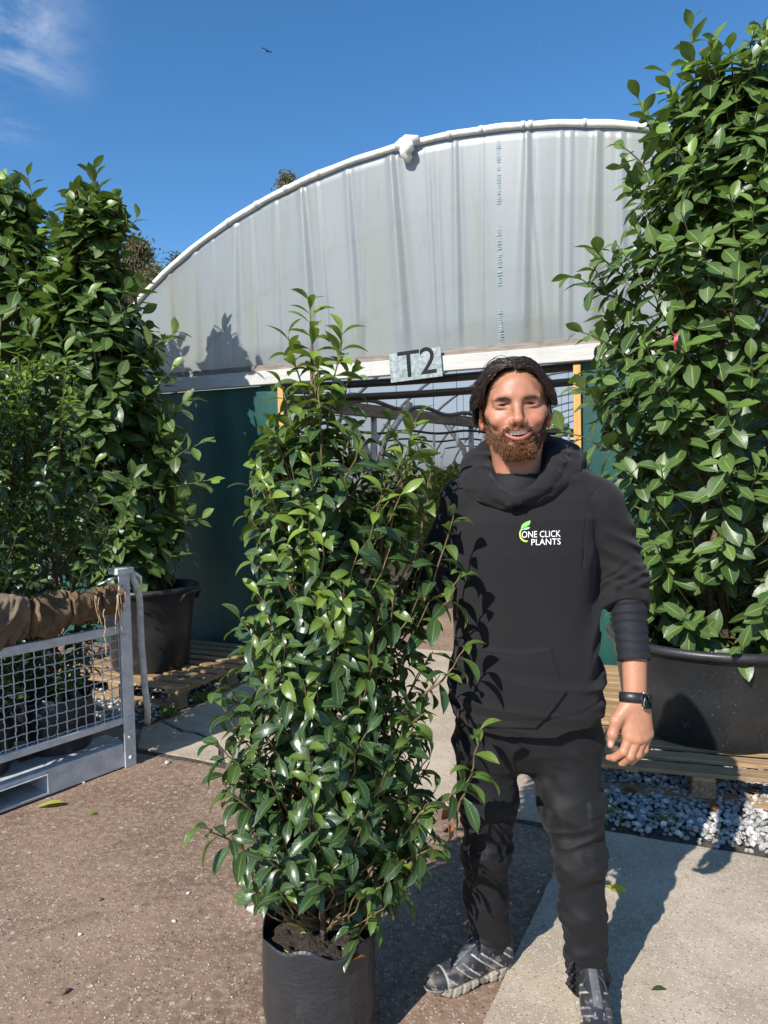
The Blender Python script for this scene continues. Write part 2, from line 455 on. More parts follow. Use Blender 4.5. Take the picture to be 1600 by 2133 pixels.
slab_piece('joint_soil', [L0 - E1 * .02 - E2 * .03, J1 + E1 * .4 - E2 * .035, J1 + E1 * .4 + E2 * 1.0, L0 + E2 * 1.0 - E1 * .02], 0.0045, pav, MAT['bed'], thick=.003, jit=.006)
slab_piece('slab', [L0] + [c - Vector((0.014, 0.012, 0)) for c in reversed(crack)] + [G(296, 1519)], 0.012, pav, MAT['concrete'])
back_l = L0 + E2 * 3.1; back_r = J1 + E1 * 0.35 + E2 * 3.0
slab_piece('slab', [c + Vector((0.008, 0.008, 0)) for c in crack] + [crack[0] + E2 * 2.1 - E1 * 0.02] [::-1] if False else
           [crack[0] + E2 * 2.25] + [c + Vector((0.009, 0.007, 0)) for c in crack] + [J1, J1 + E1 * 0.33, J1 + E1 * 0.33 + E2 * 2.75], 0.016, pav, MAT['concrete'])
S0, S1 = G(1013, 2133), G(1166, 1800); sd = (S1 - S0).normalized()
gr0, gr1 = G(1250, 1737), G(1600, 1797); gd = (gr1 - gr0).normalized()
corner = J1 + E1 * 0.10 - E2 * 0.02
S2 = S1 + sd * 0.30
slab_piece('slab', [S0 - sd * 3.2, S2, gr0 - gd * 0.22, gr0, gr1, gr1 + gd * 4, gr1 + gd * 4 - E2 * 4.5], 0.018, pav, MAT['concrete'], jit=0.003)
# door threshold inside the tunnel
# ------------------------------------------------------------------ gravel beds
def bed(name, pts, label, z=0.004):
    o = empty(name, (pts[0].x, pts[0].y, 0)); tag(o, label, 'gravel', kind='structure')
    slab_piece('dirt', pts, z, o, MAT['bed'], thick=0.003, jit=0.0)
    return o
def stone_var(seed, f=1):
    rs = np.random.RandomState(seed); bm = bmesh.new(); bmesh.ops.create_icosphere(bm, subdivisions=f, radius=1.0)
    v = np.array([x.co[:] for x in bm.verts]); t = np.array([[x.index for x in fc.verts] for fc in bm.faces]); bm.free()
    for _ in range(9):                                   # chop flat facets
        d = unit(rs.normal(size=3)); h = rs.uniform(0.55, 0.8); s = v @ d; v = v - np.outer(np.maximum(s - h, 0), d)
    v *= np.array([1.0, rs.uniform(0.7, 0.95), rs.uniform(0.5, 0.75)])
    return v, t
SV = [stone_var(50 + i) for i in range(10)]
SV_me = [mesh_np('stone', v, t, MAT['stone'], False) for v, t in SV]
def scatter_stones(o, inside, area, n, r0, r1, dens=None, nobj=150, seed=3):
    rs = np.random.RandomState(seed); items = []; pts = []
    x0, x1, y0, y1 = area; tries = 0
    while len(items) < n and tries < n * 30:
        tries += 1
        x, y = rs.uniform(x0, x1), rs.uniform(y0, y1)
        if not inside(x, y): continue
        if dens is not None and rs.rand() > dens(x, y): continue
        r = rs.uniform(r0, r1) * (1.0 if rs.rand() < 0.85 else 1.35)
        lay = rs.rand()
        items.append((rs.randint(10), x, y, 0.006 + r * 0.35 + (0.014 if lay > 0.75 else 0), r, Matrix.Rotation(rs.uniform(0, 6.28), 3, 'Z') @ Matrix.Rotation(rs.normal() * 0.3, 3, 'X')))
    def score(it):
        u, v, w = proj((it[1], it[2], 0.01))
        return it[4] / w if -20 < u < 1620 and v < 2150 else -1
    order = sorted(range(len(items)), key=lambda i: -score(items[i])); mb = MB()
    base = world_of(o)
    for rank, i in enumerate(order):
        vi, x, y, z, r, R = items[i]
        if rank < nobj:
            c = bpy.data.objects.new('stone', SV_me[vi]); col.objects.link(c); c.parent = o
            c.matrix_local = Matrix.Translation(Vector((x, y, z)) - base) @ R.to_4x4() @ Matrix.Scale(r, 4)
        else:
            v, t = SV[vi]; mb.add((v * r) @ np.array(R).T + np.array([x, y, z]), None, t)
    if mb.n: tag(mb.build('loose_stones', MAT['stone'], o), kind='stuff')
gl = [G(296, 1519, 0), G(400, 1466), G(480, 1428), G(480, 1428) + E2 * 0.7, G(480, 1428) + E2 * 0.7 - E1 * 1.6, G(296, 1519) - E1 * 1.6]
bl = bed('gravel_strip', gl, 'grey gravel strip under the left pallet beside the path')
def in_poly(pts):
    q = [(p.x, p.y) for p in pts]
    def f(x, y):
        c = False; j = len(q) - 1
        for i in range(len(q)):
            if (q[i][1] > y) != (q[j][1] > y) and x < (q[j][0] - q[i][0]) * (y - q[i][1]) / (q[j][1] - q[i][1]) + q[i][0]: c = not c
            j = i
        return c
    return f
scatter_stones(bl, in_poly(gl), (-2.7, -0.8, 4.0, 6.6), 1300, 0.011, 0.02, nobj=120, seed=5)
grp = [gr0 - gd * 0.24, gr1 + gd * 1.2, gr1 + gd * 1.2 + E2 * 2.5, gr0 - gd * 0.24 + E2 * 2.5]
br = bed('gravel_bed', grp, 'bed of white stone chippings around the right pallet')
def dens_r(x, y):
    d = (Vector((x, y, 0)) - gr0).dot(E2)
    return float(np.clip((d - 0.015) / 0.14, 0.03, 1)) if d > 0.0 else 0.0
scatter_stones(br, in_poly(grp), (0.6, 2.3, 2.2, 4.0), 6500, 0.010, 0.019, dens_r, nobj=300, seed=9)
# ================================================================== the tunnel
T0 = Vector((-2.187, 6.5, 0)); TA = math.radians(20.2)
TF = Vector((math.cos(TA), -math.sin(TA), 0)); TD = Vector((math.sin(TA), math.cos(TA), 0))
SC, AX, BZ, ZC = 2.9, 4.0, 3.05, 1.0            # arch: centre along the face, half width, rise, spring height
def TP(s, z, d=0.0): return T0 + TF * s + TD * d + Vector((0, 0, z))
def s_of(u, d=0.0):
    """where along the face (set back d) the vertical plane through image column u meets it, at eye height"""
    o = T0 + TD * d; r = ray(u, 990); k = r.x / r.y
    return (k * o.y - o.x) / (TF.x - k * TF.y)
def arch_z(s): return ZC + BZ * math.sqrt(max(0.0, 1 - ((s - SC) / AX) ** 2))
tun = empty('polytunnel', TP(SC, 0), 'white polythene tunnel with arched dirty gable above its door', 'greenhouse')
LZ0, LZ1 = 2.30, 2.415                            # white beam over the door
# gable film with hanging folds
ns, nz = 420, 46
S_L, S_R = SC - 3.62, SC + 3.62
rsf = np.random.RandomState(4)
folds = [(s_of(u), w, a, sl) for u, w, a, sl in [(505, .05, .022, .02), (545, .02, .012, -.03), (592, .03, .012, 0), (655, .045, .03, -.05), (690, .02, .012, -.06), (748, .035, .02, -.04), (765, .015, .012, .03),
         (842, .05, .035, -.05), (912, .02, .012, -.03), (928, .016, .01, -.02), (961, .03, .022, 0.0), (1012, .02, .008, .02), (1100, .04, .026, .03), (1122, .02, .012, -.05), (1171, .018, .012, .02), (1191, .018, .012, .02), (1240, .05, .028, .04), (1300, .03, .02, 0), (420, .05, .02, .03), (460, .03, .015, 0), (370, .04, .02, 0)]]
def film_d(s, z, top):
    h = (top - z) / max(top - LZ1, 0.05); d = 0.0
    for s0, w, a, sl in folds:
        x = (s - s0 - sl * (z - 3.0)) / (w * (0.5 + 0.7 * h))
        if abs(x) < 4: d -= a * (0.35 + 0.8 * h) * (math.exp(-x * x) - 0.6 * math.exp(-(x - 1.3) ** 2 * 1.4))
    d += 0.02 * math.sin(s * 3.1 + 0.5) * h + 0.012 * math.sin(s * 7.7 + z) * h
    return d - 0.03
A_ = np.zeros((nz + 1, ns + 1, 3))
for j in range(ns + 1):
    s = lerp(S_L, S_R, j / ns); top = arch_z(s) + 0.02
    for i in range(nz + 1):
        z = lerp(LZ1 - 0.05, max(top, LZ1), i / nz); e = min(1, 6 * i / nz) * min(1, 30 * (nz - i) / nz + 0.05)
        A_[i, j] = TP(s, z, film_d(s, z, top) * e + 0.01)
gb = MB(); gb.grid(A_); gable = gb.build('gable_sheet', MAT['gable_film'], tun, True)
# wrapped edge tube of the arch
MAT['edge'] = simple('white_film_wrap', (0.66, 0.65, 0.58), (0.78, 0.77, 0.72), 18, 0.4, 0.3, 50)
tb = MB(); th0 = math.acos(3.75 / AX)
pts = []; rr = []
for i in range(140):
    a = lerp(math.pi - th0, th0, i / 139); s = SC + AX * math.cos(a)
    pts.append(TP(s, ZC + BZ * math.sin(a) + 0.012 + 0.002 * math.sin(i * 1.1), -0.03)); rr.append(0.026 + 0.0025 * math.sin(i * 0.9) * math.sin(i * 0.31))
tb.tube(pts, rr, 10); tb.build('arch_edge', MAT['edge'], tun, True)
MAT['clip'] = simple('grey_clip', (0.5, 0.51, 0.52), rough=0.35)
for u, v in [(497, 482), (555, 441), (615, 410), (683, 377), (850, 325), (950, 308), (1015, 297), (1100, 290), (1115, 290), (1225, 284)]:
    s = s_of(u); a = math.acos((s - SC) / AX); t_ = (TF * (-AX * math.sin(a)) + Vector((0, 0, BZ * math.cos(a)))).normalized()
    m_ = MB(); m_.tube([TP(s, arch_z(s) + .012, -.03) - t_ * .016, TP(s, arch_z(s) + .012, -.03) + t_ * .016], 0.031, 12); m_.build('clip', MAT['clip'], tun, True)
# taped bundle where the ridge purlin ends
s = s_of(866); m_ = MB(); kp = []
for i in range(9):
    kp.append(TP(s + 0.012 * math.sin(i * 2), arch_z(s) + 0.035 - i * 0.021, -0.06 - 0.03 * math.sin(i * .4)))
m_.tube(kp, [0.03, 0.05, 0.06, 0.062, 0.055, 0.048, 0.042, 0.034, 0.022], 12)
m_.tube([TP(s - .09, arch_z(s) - .005, -.05), TP(s, arch_z(s) + .02, -.07), TP(s + .09, arch_z(s) + .02, -.05)], [.032, .044, .032], 12)
m_.build('taped_bundle', MAT['edge'], tun, True)
# roof film and neighbour roofs
rf = MB(); LEN = 34.0
def roof_grid(sc, z_cut=0.0, dmin=0.04):
    B = np.zeros((15, 49, 3))
    for i in range(15):
        for j in range(49):
            a = lerp(math.pi * 0.985, math.pi * 0.015, j / 48); sag = 0.03 * math.sin(i * math.pi) 
            B[i, j] = TP(sc + AX * math.cos(a), ZC + BZ * math.sin(a) - 0.03, dmin + LEN * i / 14)
    return B
rf.grid(roof_grid(SC)); rf.build('roof_film', MAT['roof_film'], tun, True)
for sc in (SC - 8.04, SC + 8.04):
    r2 = MB(); r2.grid(roof_grid(sc, dmin=0.6)); nb = r2.build('tunnel_roof', MAT['roof_film'], None, True, origin=TP(sc, 0))
    tag(nb, 'neighbouring white tunnel roof joined to the %s flank of the tunnel' % ('left' if sc < SC else 'right'), 'greenhouse')
bw = MB(); e_ = TP(SC - 12, 0, LEN + .2); bw.grid(np.array([[list(TP(SC - 12, 0, LEN + .2)), list(TP(SC + 12, 0, LEN + .2))], [list(TP(SC - 12, 3.4, LEN + .2)), list(TP(SC + 12, 3.4, LEN + .2))]]))
bw.build('far_end_sheet', MAT['roof_film'], tun)
# hoops
for i in range(12):
    d = 1.2 + i * 2.2; m_ = MB()
    m_.tube([TP(SC + (AX - .06) * math.cos(a), ZC + (BZ - .06) * math.sin(a), d) for a in np.linspace(math.pi, 0, 41)], 0.028, 8); m_.build('hoop', MAT['steel'], tun, True)
    for sg in (-1, 1):
        m_ = MB(); m_.tube([TP(SC + sg * (AX - .06), 0, d), TP(SC + sg * (AX - .06), 1.5, d)], 0.035, 8); m_.build('post', MAT['steel'], tun, True)
# beam, batten and door frame
lint = MB(); lint.box(TP((S_L + S_R) / 2, (LZ0 + LZ1) / 2, -0.045), (3.62, 0.035, (LZ1 - LZ0) / 2), (TF, TD, Vector((0, 0, 1))), 0.004)
def long_box(name, c, e, ax, mat, parent, bev=0.0):
    """a box object whose own X axis runs along its length, so that wood grain follows it"""
    m_ = MB(); m_.box((0, 0, 0), e, None, bev); me = mesh_np(name, np.concatenate(m_.v), [np.concatenate(m_.q)] + ([np.concatenate(m_.t)] if m_.t else []), mat, False)
    o = bpy.data.objects.new(name, me); col.objects.link(o)
    R = Matrix([[ax[j][i] for j in range(3)] for i in range(3)]).to_4x4()
    Mw = Matrix.Translation(Vector(c)) @ R
    if parent is not None:
        o.parent = parent; o.matrix_local = Matrix.Translation(-world_of(parent)) @ Mw
    else: o.matrix_local = Mw
    return o
ZV = Vector((0, 0, 1)); AXT = (TF, TD, ZV)
seg = [(S_L, s_of(905)), (s_of(905) + .004, S_R)]
for a, b in seg:
    long_box('lintel', TP((a + b) / 2, (LZ0 + LZ1) / 2, -0.05), ((b - a) / 2, 0.032, (LZ1 - LZ0) / 2), AXT, MAT['white_wood'], tun, 0.004)
    long_box('batten', TP((a + b) / 2, LZ1 + 0.026, -0.03), ((b - a) / 2, 0.022, 0.026), AXT, MAT['old_wood'], tun, 0.003)
sd0, sd1 = s_of(604), s_of(1196)
def panel(s0, s1, z0, z1, d):
    m_ = MB(); B = np.zeros((12, 30, 3))
    for i in range(12):
        for j in range(30):
            B[i, j] = TP(lerp(s0, s1, j / 29), lerp(z0, z1, i / 11), d + 0.006 * math.sin(j * 0.9) + 0.004 * math.sin(i * 1.3 + j * .4))
    m_.grid(B); C = B[::-1].copy(); 
    for i in range(12):
        for j in range(30): C[i, j] += np.array(TD) * 0.012
    m_.grid(C)
    return m_
panel(SC - 3.9, sd0, 0.01, LZ0 - 0.004, -0.012).build('door_panel', MAT['green_net'], tun, True)
panel(sd1, SC + 3.9, 0.01, LZ0 - 0.004, -0.012).build('door_panel', MAT['green_net'], tun, True)
long_box('stake', TP(sd0 - 0.045, 1.16, -0.034), (1.12, 0.016, 0.026), (ZV, TD, TF), MAT['stake'], tun, 0.003)
long_box('stake', TP(sd1 + 0.03, 1.16, -0.034), (1.12, 0.016, 0.026), (ZV, TD, TF), MAT['stake'], tun, 0.003)
long_box('stake', TP(s_of(312), 1.16, -0.034), (1.12, 0.016, 0.026), (ZV, TD, TF), MAT['stake'], tun, 0.003)
# rolled black screens behind the beam
for z, d in ((2.27, 0.10), (2.20, 0.42)):
    m_ = MB(); m_.tube([TP(lerp(sd0 - .3, sd1 + .3, i / 20), z + 0.03 - 0.03 * math.sin(i / 20 * math.pi), d) for i in range(21)], 0.032, 8); m_.build('screen_roll', MAT['dark_pipe'], tun, True)
# gutter beam with wavy hose, posts beneath
ga, gbp = P(600, 836, 8.0), P(1210, 905, 15.0)
gdv = (gbp - ga)
gut = long_box('gutter_beam', (ga + gbp) / 2, (gdv.length / 2, 0.06, 0.075), (gdv.normalized(), gdv.normalized().cross(ZV).normalized(), ZV), MAT['old_wood'], tun)
m_ = MB(); m_.tube([ga.lerp(gbp, i / 60) + Vector((0, -0.08, 0.09 + 0.035 * math.sin(i * 0.75))) for i in range(61)], 0.03, 8); m_.build('hose', MAT['grey_pipe'], tun, True)
for f in (0.18, 0.47, 0.78):
    c = ga.lerp(gbp, f)
    for dx, top in ((-0.22, .0), (0, 0), (0.22, .0)):
        m_ = MB(); m_.tube([Vector((c.x + dx * .3, c.y, 0)), Vector((c.x + dx * .3, c.y, c.z - .7)), Vector((c.x + dx * .6, c.y, c.z - .4)), Vector((c.x + dx * 2.2, c.y, c.z + 0.1))] if dx else [Vector((c.x, c.y, 0)), Vector((c.x, c.y, c.z))], 0.04, 8); m_.build('post', MAT['steel'], tun, True)
# sprinkler line with white droppers
for (v0, y_, n_) in ((900, 10.5, 9), (917, 14.0, 12), (932, 19.0, 14)):
    m_ = MB(); m_.tube([P(u, v0 + 3 * math.sin(u * .05), y_) for u in range(560, 1360, 12)], 0.018, 6); m_.build('water_pipe', MAT['dark_pipe'], tun, True)
    for i in range(n_):
        c = P(600 + (i + 0.3 * math.sin(i * 5)) * 640 / n_, v0, y_); m_ = MB(); m_.tube([c - ZV * 0.02, c - ZV * 0.22], 0.018, 6); m_.build('dropper', MAT['white_plastic'], tun, True)
        m_ = MB(); m_.tube([c, c + ZV * 0.9], 0.004, 4); m_.build('hanger_wire', MAT['dark_pipe'], tun)
# faint blue maker's print on the film: unreadable strokes
MAT['print'] = simple('blue_print', (0.13, 0.23, 0.28), (0.25, 0.31, 0.33), 60, 0.6)
m_ = MB(); rsp = np.random.RandomState(2); sp = s_of(1048)
def film_pt(s, z): return TP(s, z, film_d(s, z, arch_z(s) - .02) - 0.001)
for zt, zb in ((3.96, 3.5), (3.34, 2.9), (2.72, 2.42)):
    z = zt
    while z > zb:
        h = rsp.uniform(0.008, 0.016); w = rsp.uniform(0.012, 0.02)
        c = film_pt(sp, z)
        m_.add([c + TF * (-w + rsp.uniform(0, .01)) , c + TF * w, c + TF * w - ZV * h * rsp.uniform(.3, .8), c - TF * w - ZV * h * .5], [[0, 1, 2, 3]])
        z -= h + rsp.choice([0.004, 0.006, 0.03], p=[.6, .3, .1])
tag(m_.build('film_print', MAT['print'], tun), kind='stuff')
# ================================================================== T2 sign
sg_c = P(878, 757, 5.42); ps = TP(s_of(878), 0, -0.10)
sa = (TF * math.cos(0.055) + ZV * math.sin(0.055)).normalized(); sb = TD.cross(sa) * -1
if sb.z < 0: sb = -sb
sign = empty('door_sign', ps, 'grey metal sign with black characters T2 above the tunnel door', 'sign')
cz = sg_c.z; cc = Vector((ps.x, ps.y, cz))
MAT['sign'] = simple('weathered_sheet', (0.14, 0.17, 0.175), (0.26, 0.3, 0.3), 26, 0.4, 0.3, 160, metallic=0.2)
m_ = MB(); m_.box(cc, (0.208, 0.004, 0.112), (sa, TD, sb), 0.002); m_.build('plate', MAT['sign'], sign)
m_ = MB(); rsq = np.random.RandomState(8)
for i in range(40):
    c = cc - TD * 0.0055 + sa * rsq.uniform(-.2, .2) + sb * rsq.uniform(-.105, .105); r = rsq.uniform(0.002, 0.0045)
    m_.tube([c, c - TD * 0.002], [r, r * .6], 7)
m_.build('droplets', MAT['white_plastic'], sign)
MAT['black_vinyl'] = simple('black_vinyl', (0.006, 0.006, 0.007), rough=0.6, spec=.2)
def text_mesh(txt, size, extrude=0.0, res=4):
    cu = bpy.data.curves.new('txt', 'FONT'); cu.body = txt; cu.size = size; cu.extrude = extrude; cu.resolution_u = res; cu.align_x = 'CENTER'; cu.align_y = 'CENTER'
    o = bpy.data.objects.new('txt', cu); col.objects.link(o); dg = bpy.context.evaluated_depsgraph_get(); dg.update()
    me = bpy.data.meshes.new_from_object(o.evaluated_get(dg)); bpy.data.objects.remove(o); bpy.data.curves.remove(cu)
    v = np.array([x.co[:] for x in me.vertices]).reshape(-1, 3); f = [list(p.vertices) for p in me.polygons]; bpy.data.meshes.remove(me)
    return v, f
def put_text(txt, size, c, ax, ay, nrm, mat, name, parent, extrude=0.0008, sx=1.0):
    v, f = text_mesh(txt, size, extrude)
    w = np.array([list(Vector(c) + ax * (p[0] * sx) + ay * p[1] + nrm * p[2]) for p in v]) - np.array(world_of(parent))
    me = bpy.data.meshes.new(name); me.from_pydata(w.tolist(), [], f); me.materials.append(mat); me.update()
    return link(name, me, parent)
put_text('T', 0.29, cc - TD * 0.007 - sa * 0.052 + sb * 0.004, sa, sb, -TD, MAT['black_vinyl'], 'letter', sign, sx=1.06)
put_text('2', 0.29, cc - TD * 0.007 + sa * 0.102 + sb * 0.010, sa, sb, -TD, MAT['black_vinyl'], 'digit', sign, sx=1.0)
# ================================================================== leaves and plants
def m_leaf(name, dark, mid, young, vein, gloss=0.28, trans=0.22, veins=True):
    m, nt, b, out = new_mat(name); k = NT(nt)
    uv = k.n('UVMap').outputs[0]; s = k.n('SeparateXYZ'); nt.links.new(uv, s.inputs[0])
    lv, ly = k.attr('lv'), k.attr('ly')
    c = k.mix(lv, dark, mid); c = k.mix(ly, c, young)
    p = k.pos()
    c = k.mix(k.math('MULTIPLY', k.ramp(k.noise(p, 60, 4, 0.7), 0.5, 0.75), 0.25), c, (mid[0] * 1.5, mid[1] * 1.25, mid[2] * 1.6))
    du = k.math('ABSOLUTE', k.math('SUBTRACT', s.outputs[0], 0.5))
    rib = k.ramp(du, 0.045, 0.012)
    h = rib
    if veins:
        w = k.math('SINE', k.math('MULTIPLY', k.math('SUBTRACT', s.outputs[1], k.math('MULTIPLY', du, 0.55)), 62.0))
        sv = k.ramp(w, 0.86, 1.0)
        c = k.mix(k.math('MULTIPLY', sv, 0.22), c, vein)
        h = k.math('SUBTRACT', k.math('MULTIPLY', k.noise(p, 45, 2), 0.8), k.math('MULTIPLY', sv, 0.35))
    c = k.mix(k.math('MULTIPLY', rib, 0.75), c, vein)
    # underside is paler and matt
    bf = k.n('NewGeometry').outputs['Backfacing']
    c2 = k.mix(k.math('MULTIPLY', bf, 0.55), c, (mid[0] * 1.7 + .02, mid[1] * 1.5 + .02, mid[2] * 1.6))
    k.put(b.inputs['Base Color'], c2)
    k.put(b.inputs['Roughness'], k.math('ADD', k.math('MULTIPLY', bf, 0.3), k.math('ADD', gloss, k.math('MULTIPLY', k.noise(p, 30, 3), 0.16))))
    b.inputs['Specular IOR Level'].default_value = 0.55
    k.put(b.inputs['Normal'], k.bump(h, 0.35, 0.003))
    tr = k.n('BsdfTranslucent'); k.put(tr.inputs[0], k.mix(0.5, c, (young[0] * 1.3, young[1] * 1.3, young[2] * .8)))
    mx = k.n('MixShader'); k.put(mx.inputs[0], k.math('ADD', trans, k.math('MULTIPLY', ly, 0.12)))
    nt.links.new(b.outputs[0], mx.inputs[1]); nt.links.new(tr.outputs[0], mx.inputs[2]); nt.links.new(mx.outputs[0], out.inputs[0])
    return m
MAT['leaf_cherry'] = m_leaf('cherry_laurel_leaf', (0.026, 0.056, 0.016), (0.070, 0.122, 0.030), (0.18, 0.29, 0.045), (0.26, 0.35, 0.09), 0.32, 0.17)
MAT['leaf_port'] = m_leaf('portugal_laurel_leaf', (0.016, 0.042, 0.015), (0.042, 0.084, 0.024), (0.22, 0.32, 0.035), (0.17, 0.23, 0.07), 0.24, 0.16)
MAT['leaf_far'] = m_leaf('far_leaf', (0.05, 0.085, 0.02), (0.09, 0.13, 0.03), (0.2, 0.24, 0.04), (0.2, 0.25, 0.08), 0.5, 0.3, False)
MAT['leaf_birch'] = m_leaf('birch_leaf', (0.05, 0.065, 0.028), (0.1, 0.105, 0.045), (0.15, 0.14, 0.05), (0.15, 0.15, 0.08), 0.6, 0.3, False)
MAT['bark'] = simple('brown_bark', (0.07, 0.045, 0.03), (0.15, 0.1, 0.07), 50, 0.85, 0.5, 120)
MAT['twig_red'] = simple('reddish_twig', (0.10, 0.055, 0.03), (0.17, 0.14, 0.055), 22, 0.6)
MAT['twig_green'] = simple('green_twig', (0.06, 0.065, 0.025), (0.11, 0.12, 0.04), 22, 0.6)
MAT['birch_bark'] = simple('orange_bark', (0.2, 0.1, 0.055), (0.32, 0.18, 0.1), 4, 0.85)

def leaf_var(rs, wid, rows, cols, fold, arch, twist, wave, tip):
    """unit long leaf from the origin along +X, face up +Z; wid = width / length"""
    t = np.linspace(0, 1, rows); V = []; UV = []
    pet = 0.09
    for ti in t:
        x = ti
        f = max(0.0, (ti - pet) / (1 - pet))
        w = 0.5 * wid * (math.sin(math.pi * f ** 0.92) ** 0.72 if 0 < f < 1 else 0.0) * (1 - tip * max(0, f - 0.6) ** 1.2)
        w = max(w, 0.010 if ti < 0.97 else 0.004)
        a = arch * (ti ** 1.5); r = ti * (1 - 0.12 * abs(arch))
        cx = math.sin(arch * ti) / arch if abs(arch) > .01 else ti
        cz = -(1 - math.cos(arch * ti)) / arch if abs(arch) > .01 else 0.0
        for j in range(cols + 1):
            c = j / cols * 2 - 1
            y = c * w * math.cos(fold * abs(c)); zz = abs(c) * w * math.sin(fold) + wave * math.sin(ti * 9 + c * 2) * w * abs(c)
            tw = twist * ti; y2 = y * math.cos(tw) - zz * math.sin(tw); z2 = y * math.sin(tw) + zz * math.cos(tw)
            ca, sa_ = math.cos(arch * ti), -math.sin(arch * ti)
            V.append((cx - z2 * sa_ * 1.0, y2, cz + z2 * ca)); UV.append((0.5 + c / 2, ti))
    n = cols + 1; Q = []
    for i in range(rows - 1):
        for j in range(cols): Q.append((i * n + j, i * n + j + 1, (i + 1) * n + j + 1, (i + 1) * n + j)[::-1])
    return np.array(V), np.array(Q), np.array(UV)
def leaf_set(kind, seed):
    rs = np.random.RandomState(seed); L = []
    for i in range(24):
        if kind == 'cherry': v, q, uv = leaf_var(rs, rs.uniform(.48, .57), 8, 4, rs.uniform(.08, .28), rs.uniform(.15, .65), rs.normal() * .25, rs.uniform(.0, .14), .35)
        elif kind == 'port': v, q, uv = leaf_var(rs, rs.uniform(.34, .41), 8, 2, rs.uniform(.25, .6), rs.uniform(.6, 1.5), rs.normal() * .3, rs.uniform(.0, .12), .75)
        else: v, q, uv = leaf_var(rs, rs.uniform(.4, .6), 4, 2, .4, .6, 0, 0, .5)
        lvl = i % 8 / 7.0; yg = (0.0, 0.30, 0.8)[i // 8]
        L.append((v, q, uv, float(np.clip(lvl * 0.9 + rs.uniform(0, .1), 0, 1)), float(np.clip(yg + rs.uniform(-.1, .1), 0, 1))))
    return L
LEAF = {'cherry': leaf_set('cherry', 1), 'port': leaf_set('port', 2), 'far': leaf_set('far', 3)}
LEAF_ME = {}
def leaf_mesh(kind, i, mat):
    k = (kind, i, mat.name)
    if k not in LEAF_ME:
        v, q, uv, lv, ly = LEAF[kind][i]
        LEAF_ME[k] = mesh_np('leaf', v, q, mat, True, uv, {'lv': np.full(len(v), lv), 'ly': np.full(len(v), ly)})
    return LEAF_ME[k]
def frame(d, up):
    x = d / np.linalg.norm(d); y = np.cross(up, x); n = np.linalg.norm(y)
    y = y / n if n > 1e-6 else np.array([0, 1.0, 0]); z = np.cross(x, y)
    return np.stack([x, y, z], 1)
def join_leaves(kind, items, off, mat, name):
    """items: (variant, pos, R(3,3), scale)"""
    by = {}
    for it in items: by.setdefault(it[0], []).append(it)
    Vs, Qs, Us, A1, A2, n = [], [], [], [], [], 0
    for vi, lst in by.items():
        v, q, uv, lv, ly = LEAF[kind][vi]
        Rm = np.array([i[2] * i[3] for i in lst]); Pm = np.array([i[1] for i in lst])
        w = np.einsum('nij,mj->nmi', Rm, v) + Pm[:, None, :] - off
        k = len(lst); Vs.append(w.reshape(-1, 3)); Us.append(np.tile(uv, (k, 1)))
        Qs.append((q[None] + (np.arange(k) * len(v))[:, None, None]).reshape(-1, 4) + n)
        A1.append(np.full(k * len(v), lv)); A2.append(np.full(k * len(v), ly)); n += k * len(v)
    return mesh_np(name, np.concatenate(Vs), np.concatenate(Qs), mat, True, np.concatenate(Us), {'lv': np.concatenate(A1), 'ly': np.concatenate(A2)})
def add_leaves(plant, kind, items, mat, nobj):
    """the leaves that show largest become objects of their own, the rest one part"""
    off = np.array(world_of(plant)); chosen = set()
    if nobj:
        tris, owner, P_ = [], [], []; n = 0
        for li, (vi, pos, R, s) in enumerate(items):
            v, q = LEAF[kind][vi][:2]
            w = (v * s) @ R.T + pos; P_.append(w); tris.append(q + n); owner += [li] * len(q); n += len(w)
        bv = BVHTree.FromPolygons([tuple(x) for x in np.concatenate(P_)], [tuple(int(y) for y in x) for x in np.concatenate(tris)])
        sc = []
        for li, (vi, pos, R, s) in enumerate(items):
            v = LEAF[kind][vi][0]; m = len(v); hit = 0; best = 0
            for kx in (m // 3 + 1, m // 2, 2 * m // 3):
                w = Vector((v[kx] * s) @ R.T + pos); d = w - CAM; L = d.length
                u_, v_, _ = proj(w)
                if not (0 < u_ < 1600 and 0 < v_ < 2133): continue
                h = bv.ray_cast(CAM, d.normalized(), L + 0.02)
                if h[2] is not None and owner[h[2]] == li: hit += 1
            nz_ = abs(R[:, 2] @ np.array((Vector(pos) - CAM).normalized()))
            sc.append(hit * (0.3 + nz_) * s / max(0.5, (Vector(pos) - CAM).length))
        order = np.argsort(-np.array(sc))[:nobj]; chosen = {int(i) for i in order if sc[int(i)] > 0}
    for i in chosen:
        vi, pos, R, s = items[i]
        o = bpy.data.objects.new('leaf', leaf_mesh(kind, vi, mat)); col.objects.link(o); o.parent = plant
        M4 = Matrix([list(r) for r in (R * s)]).to_4x4(); M4.translation = Vector(pos - off); o.matrix_local = M4
    rest = [it for i, it in enumerate(items) if i not in chosen]
    if rest:
        o = link('foliage', join_leaves(kind, rest, off, mat, 'foliage'), plant); o['kind'] = 'stuff'
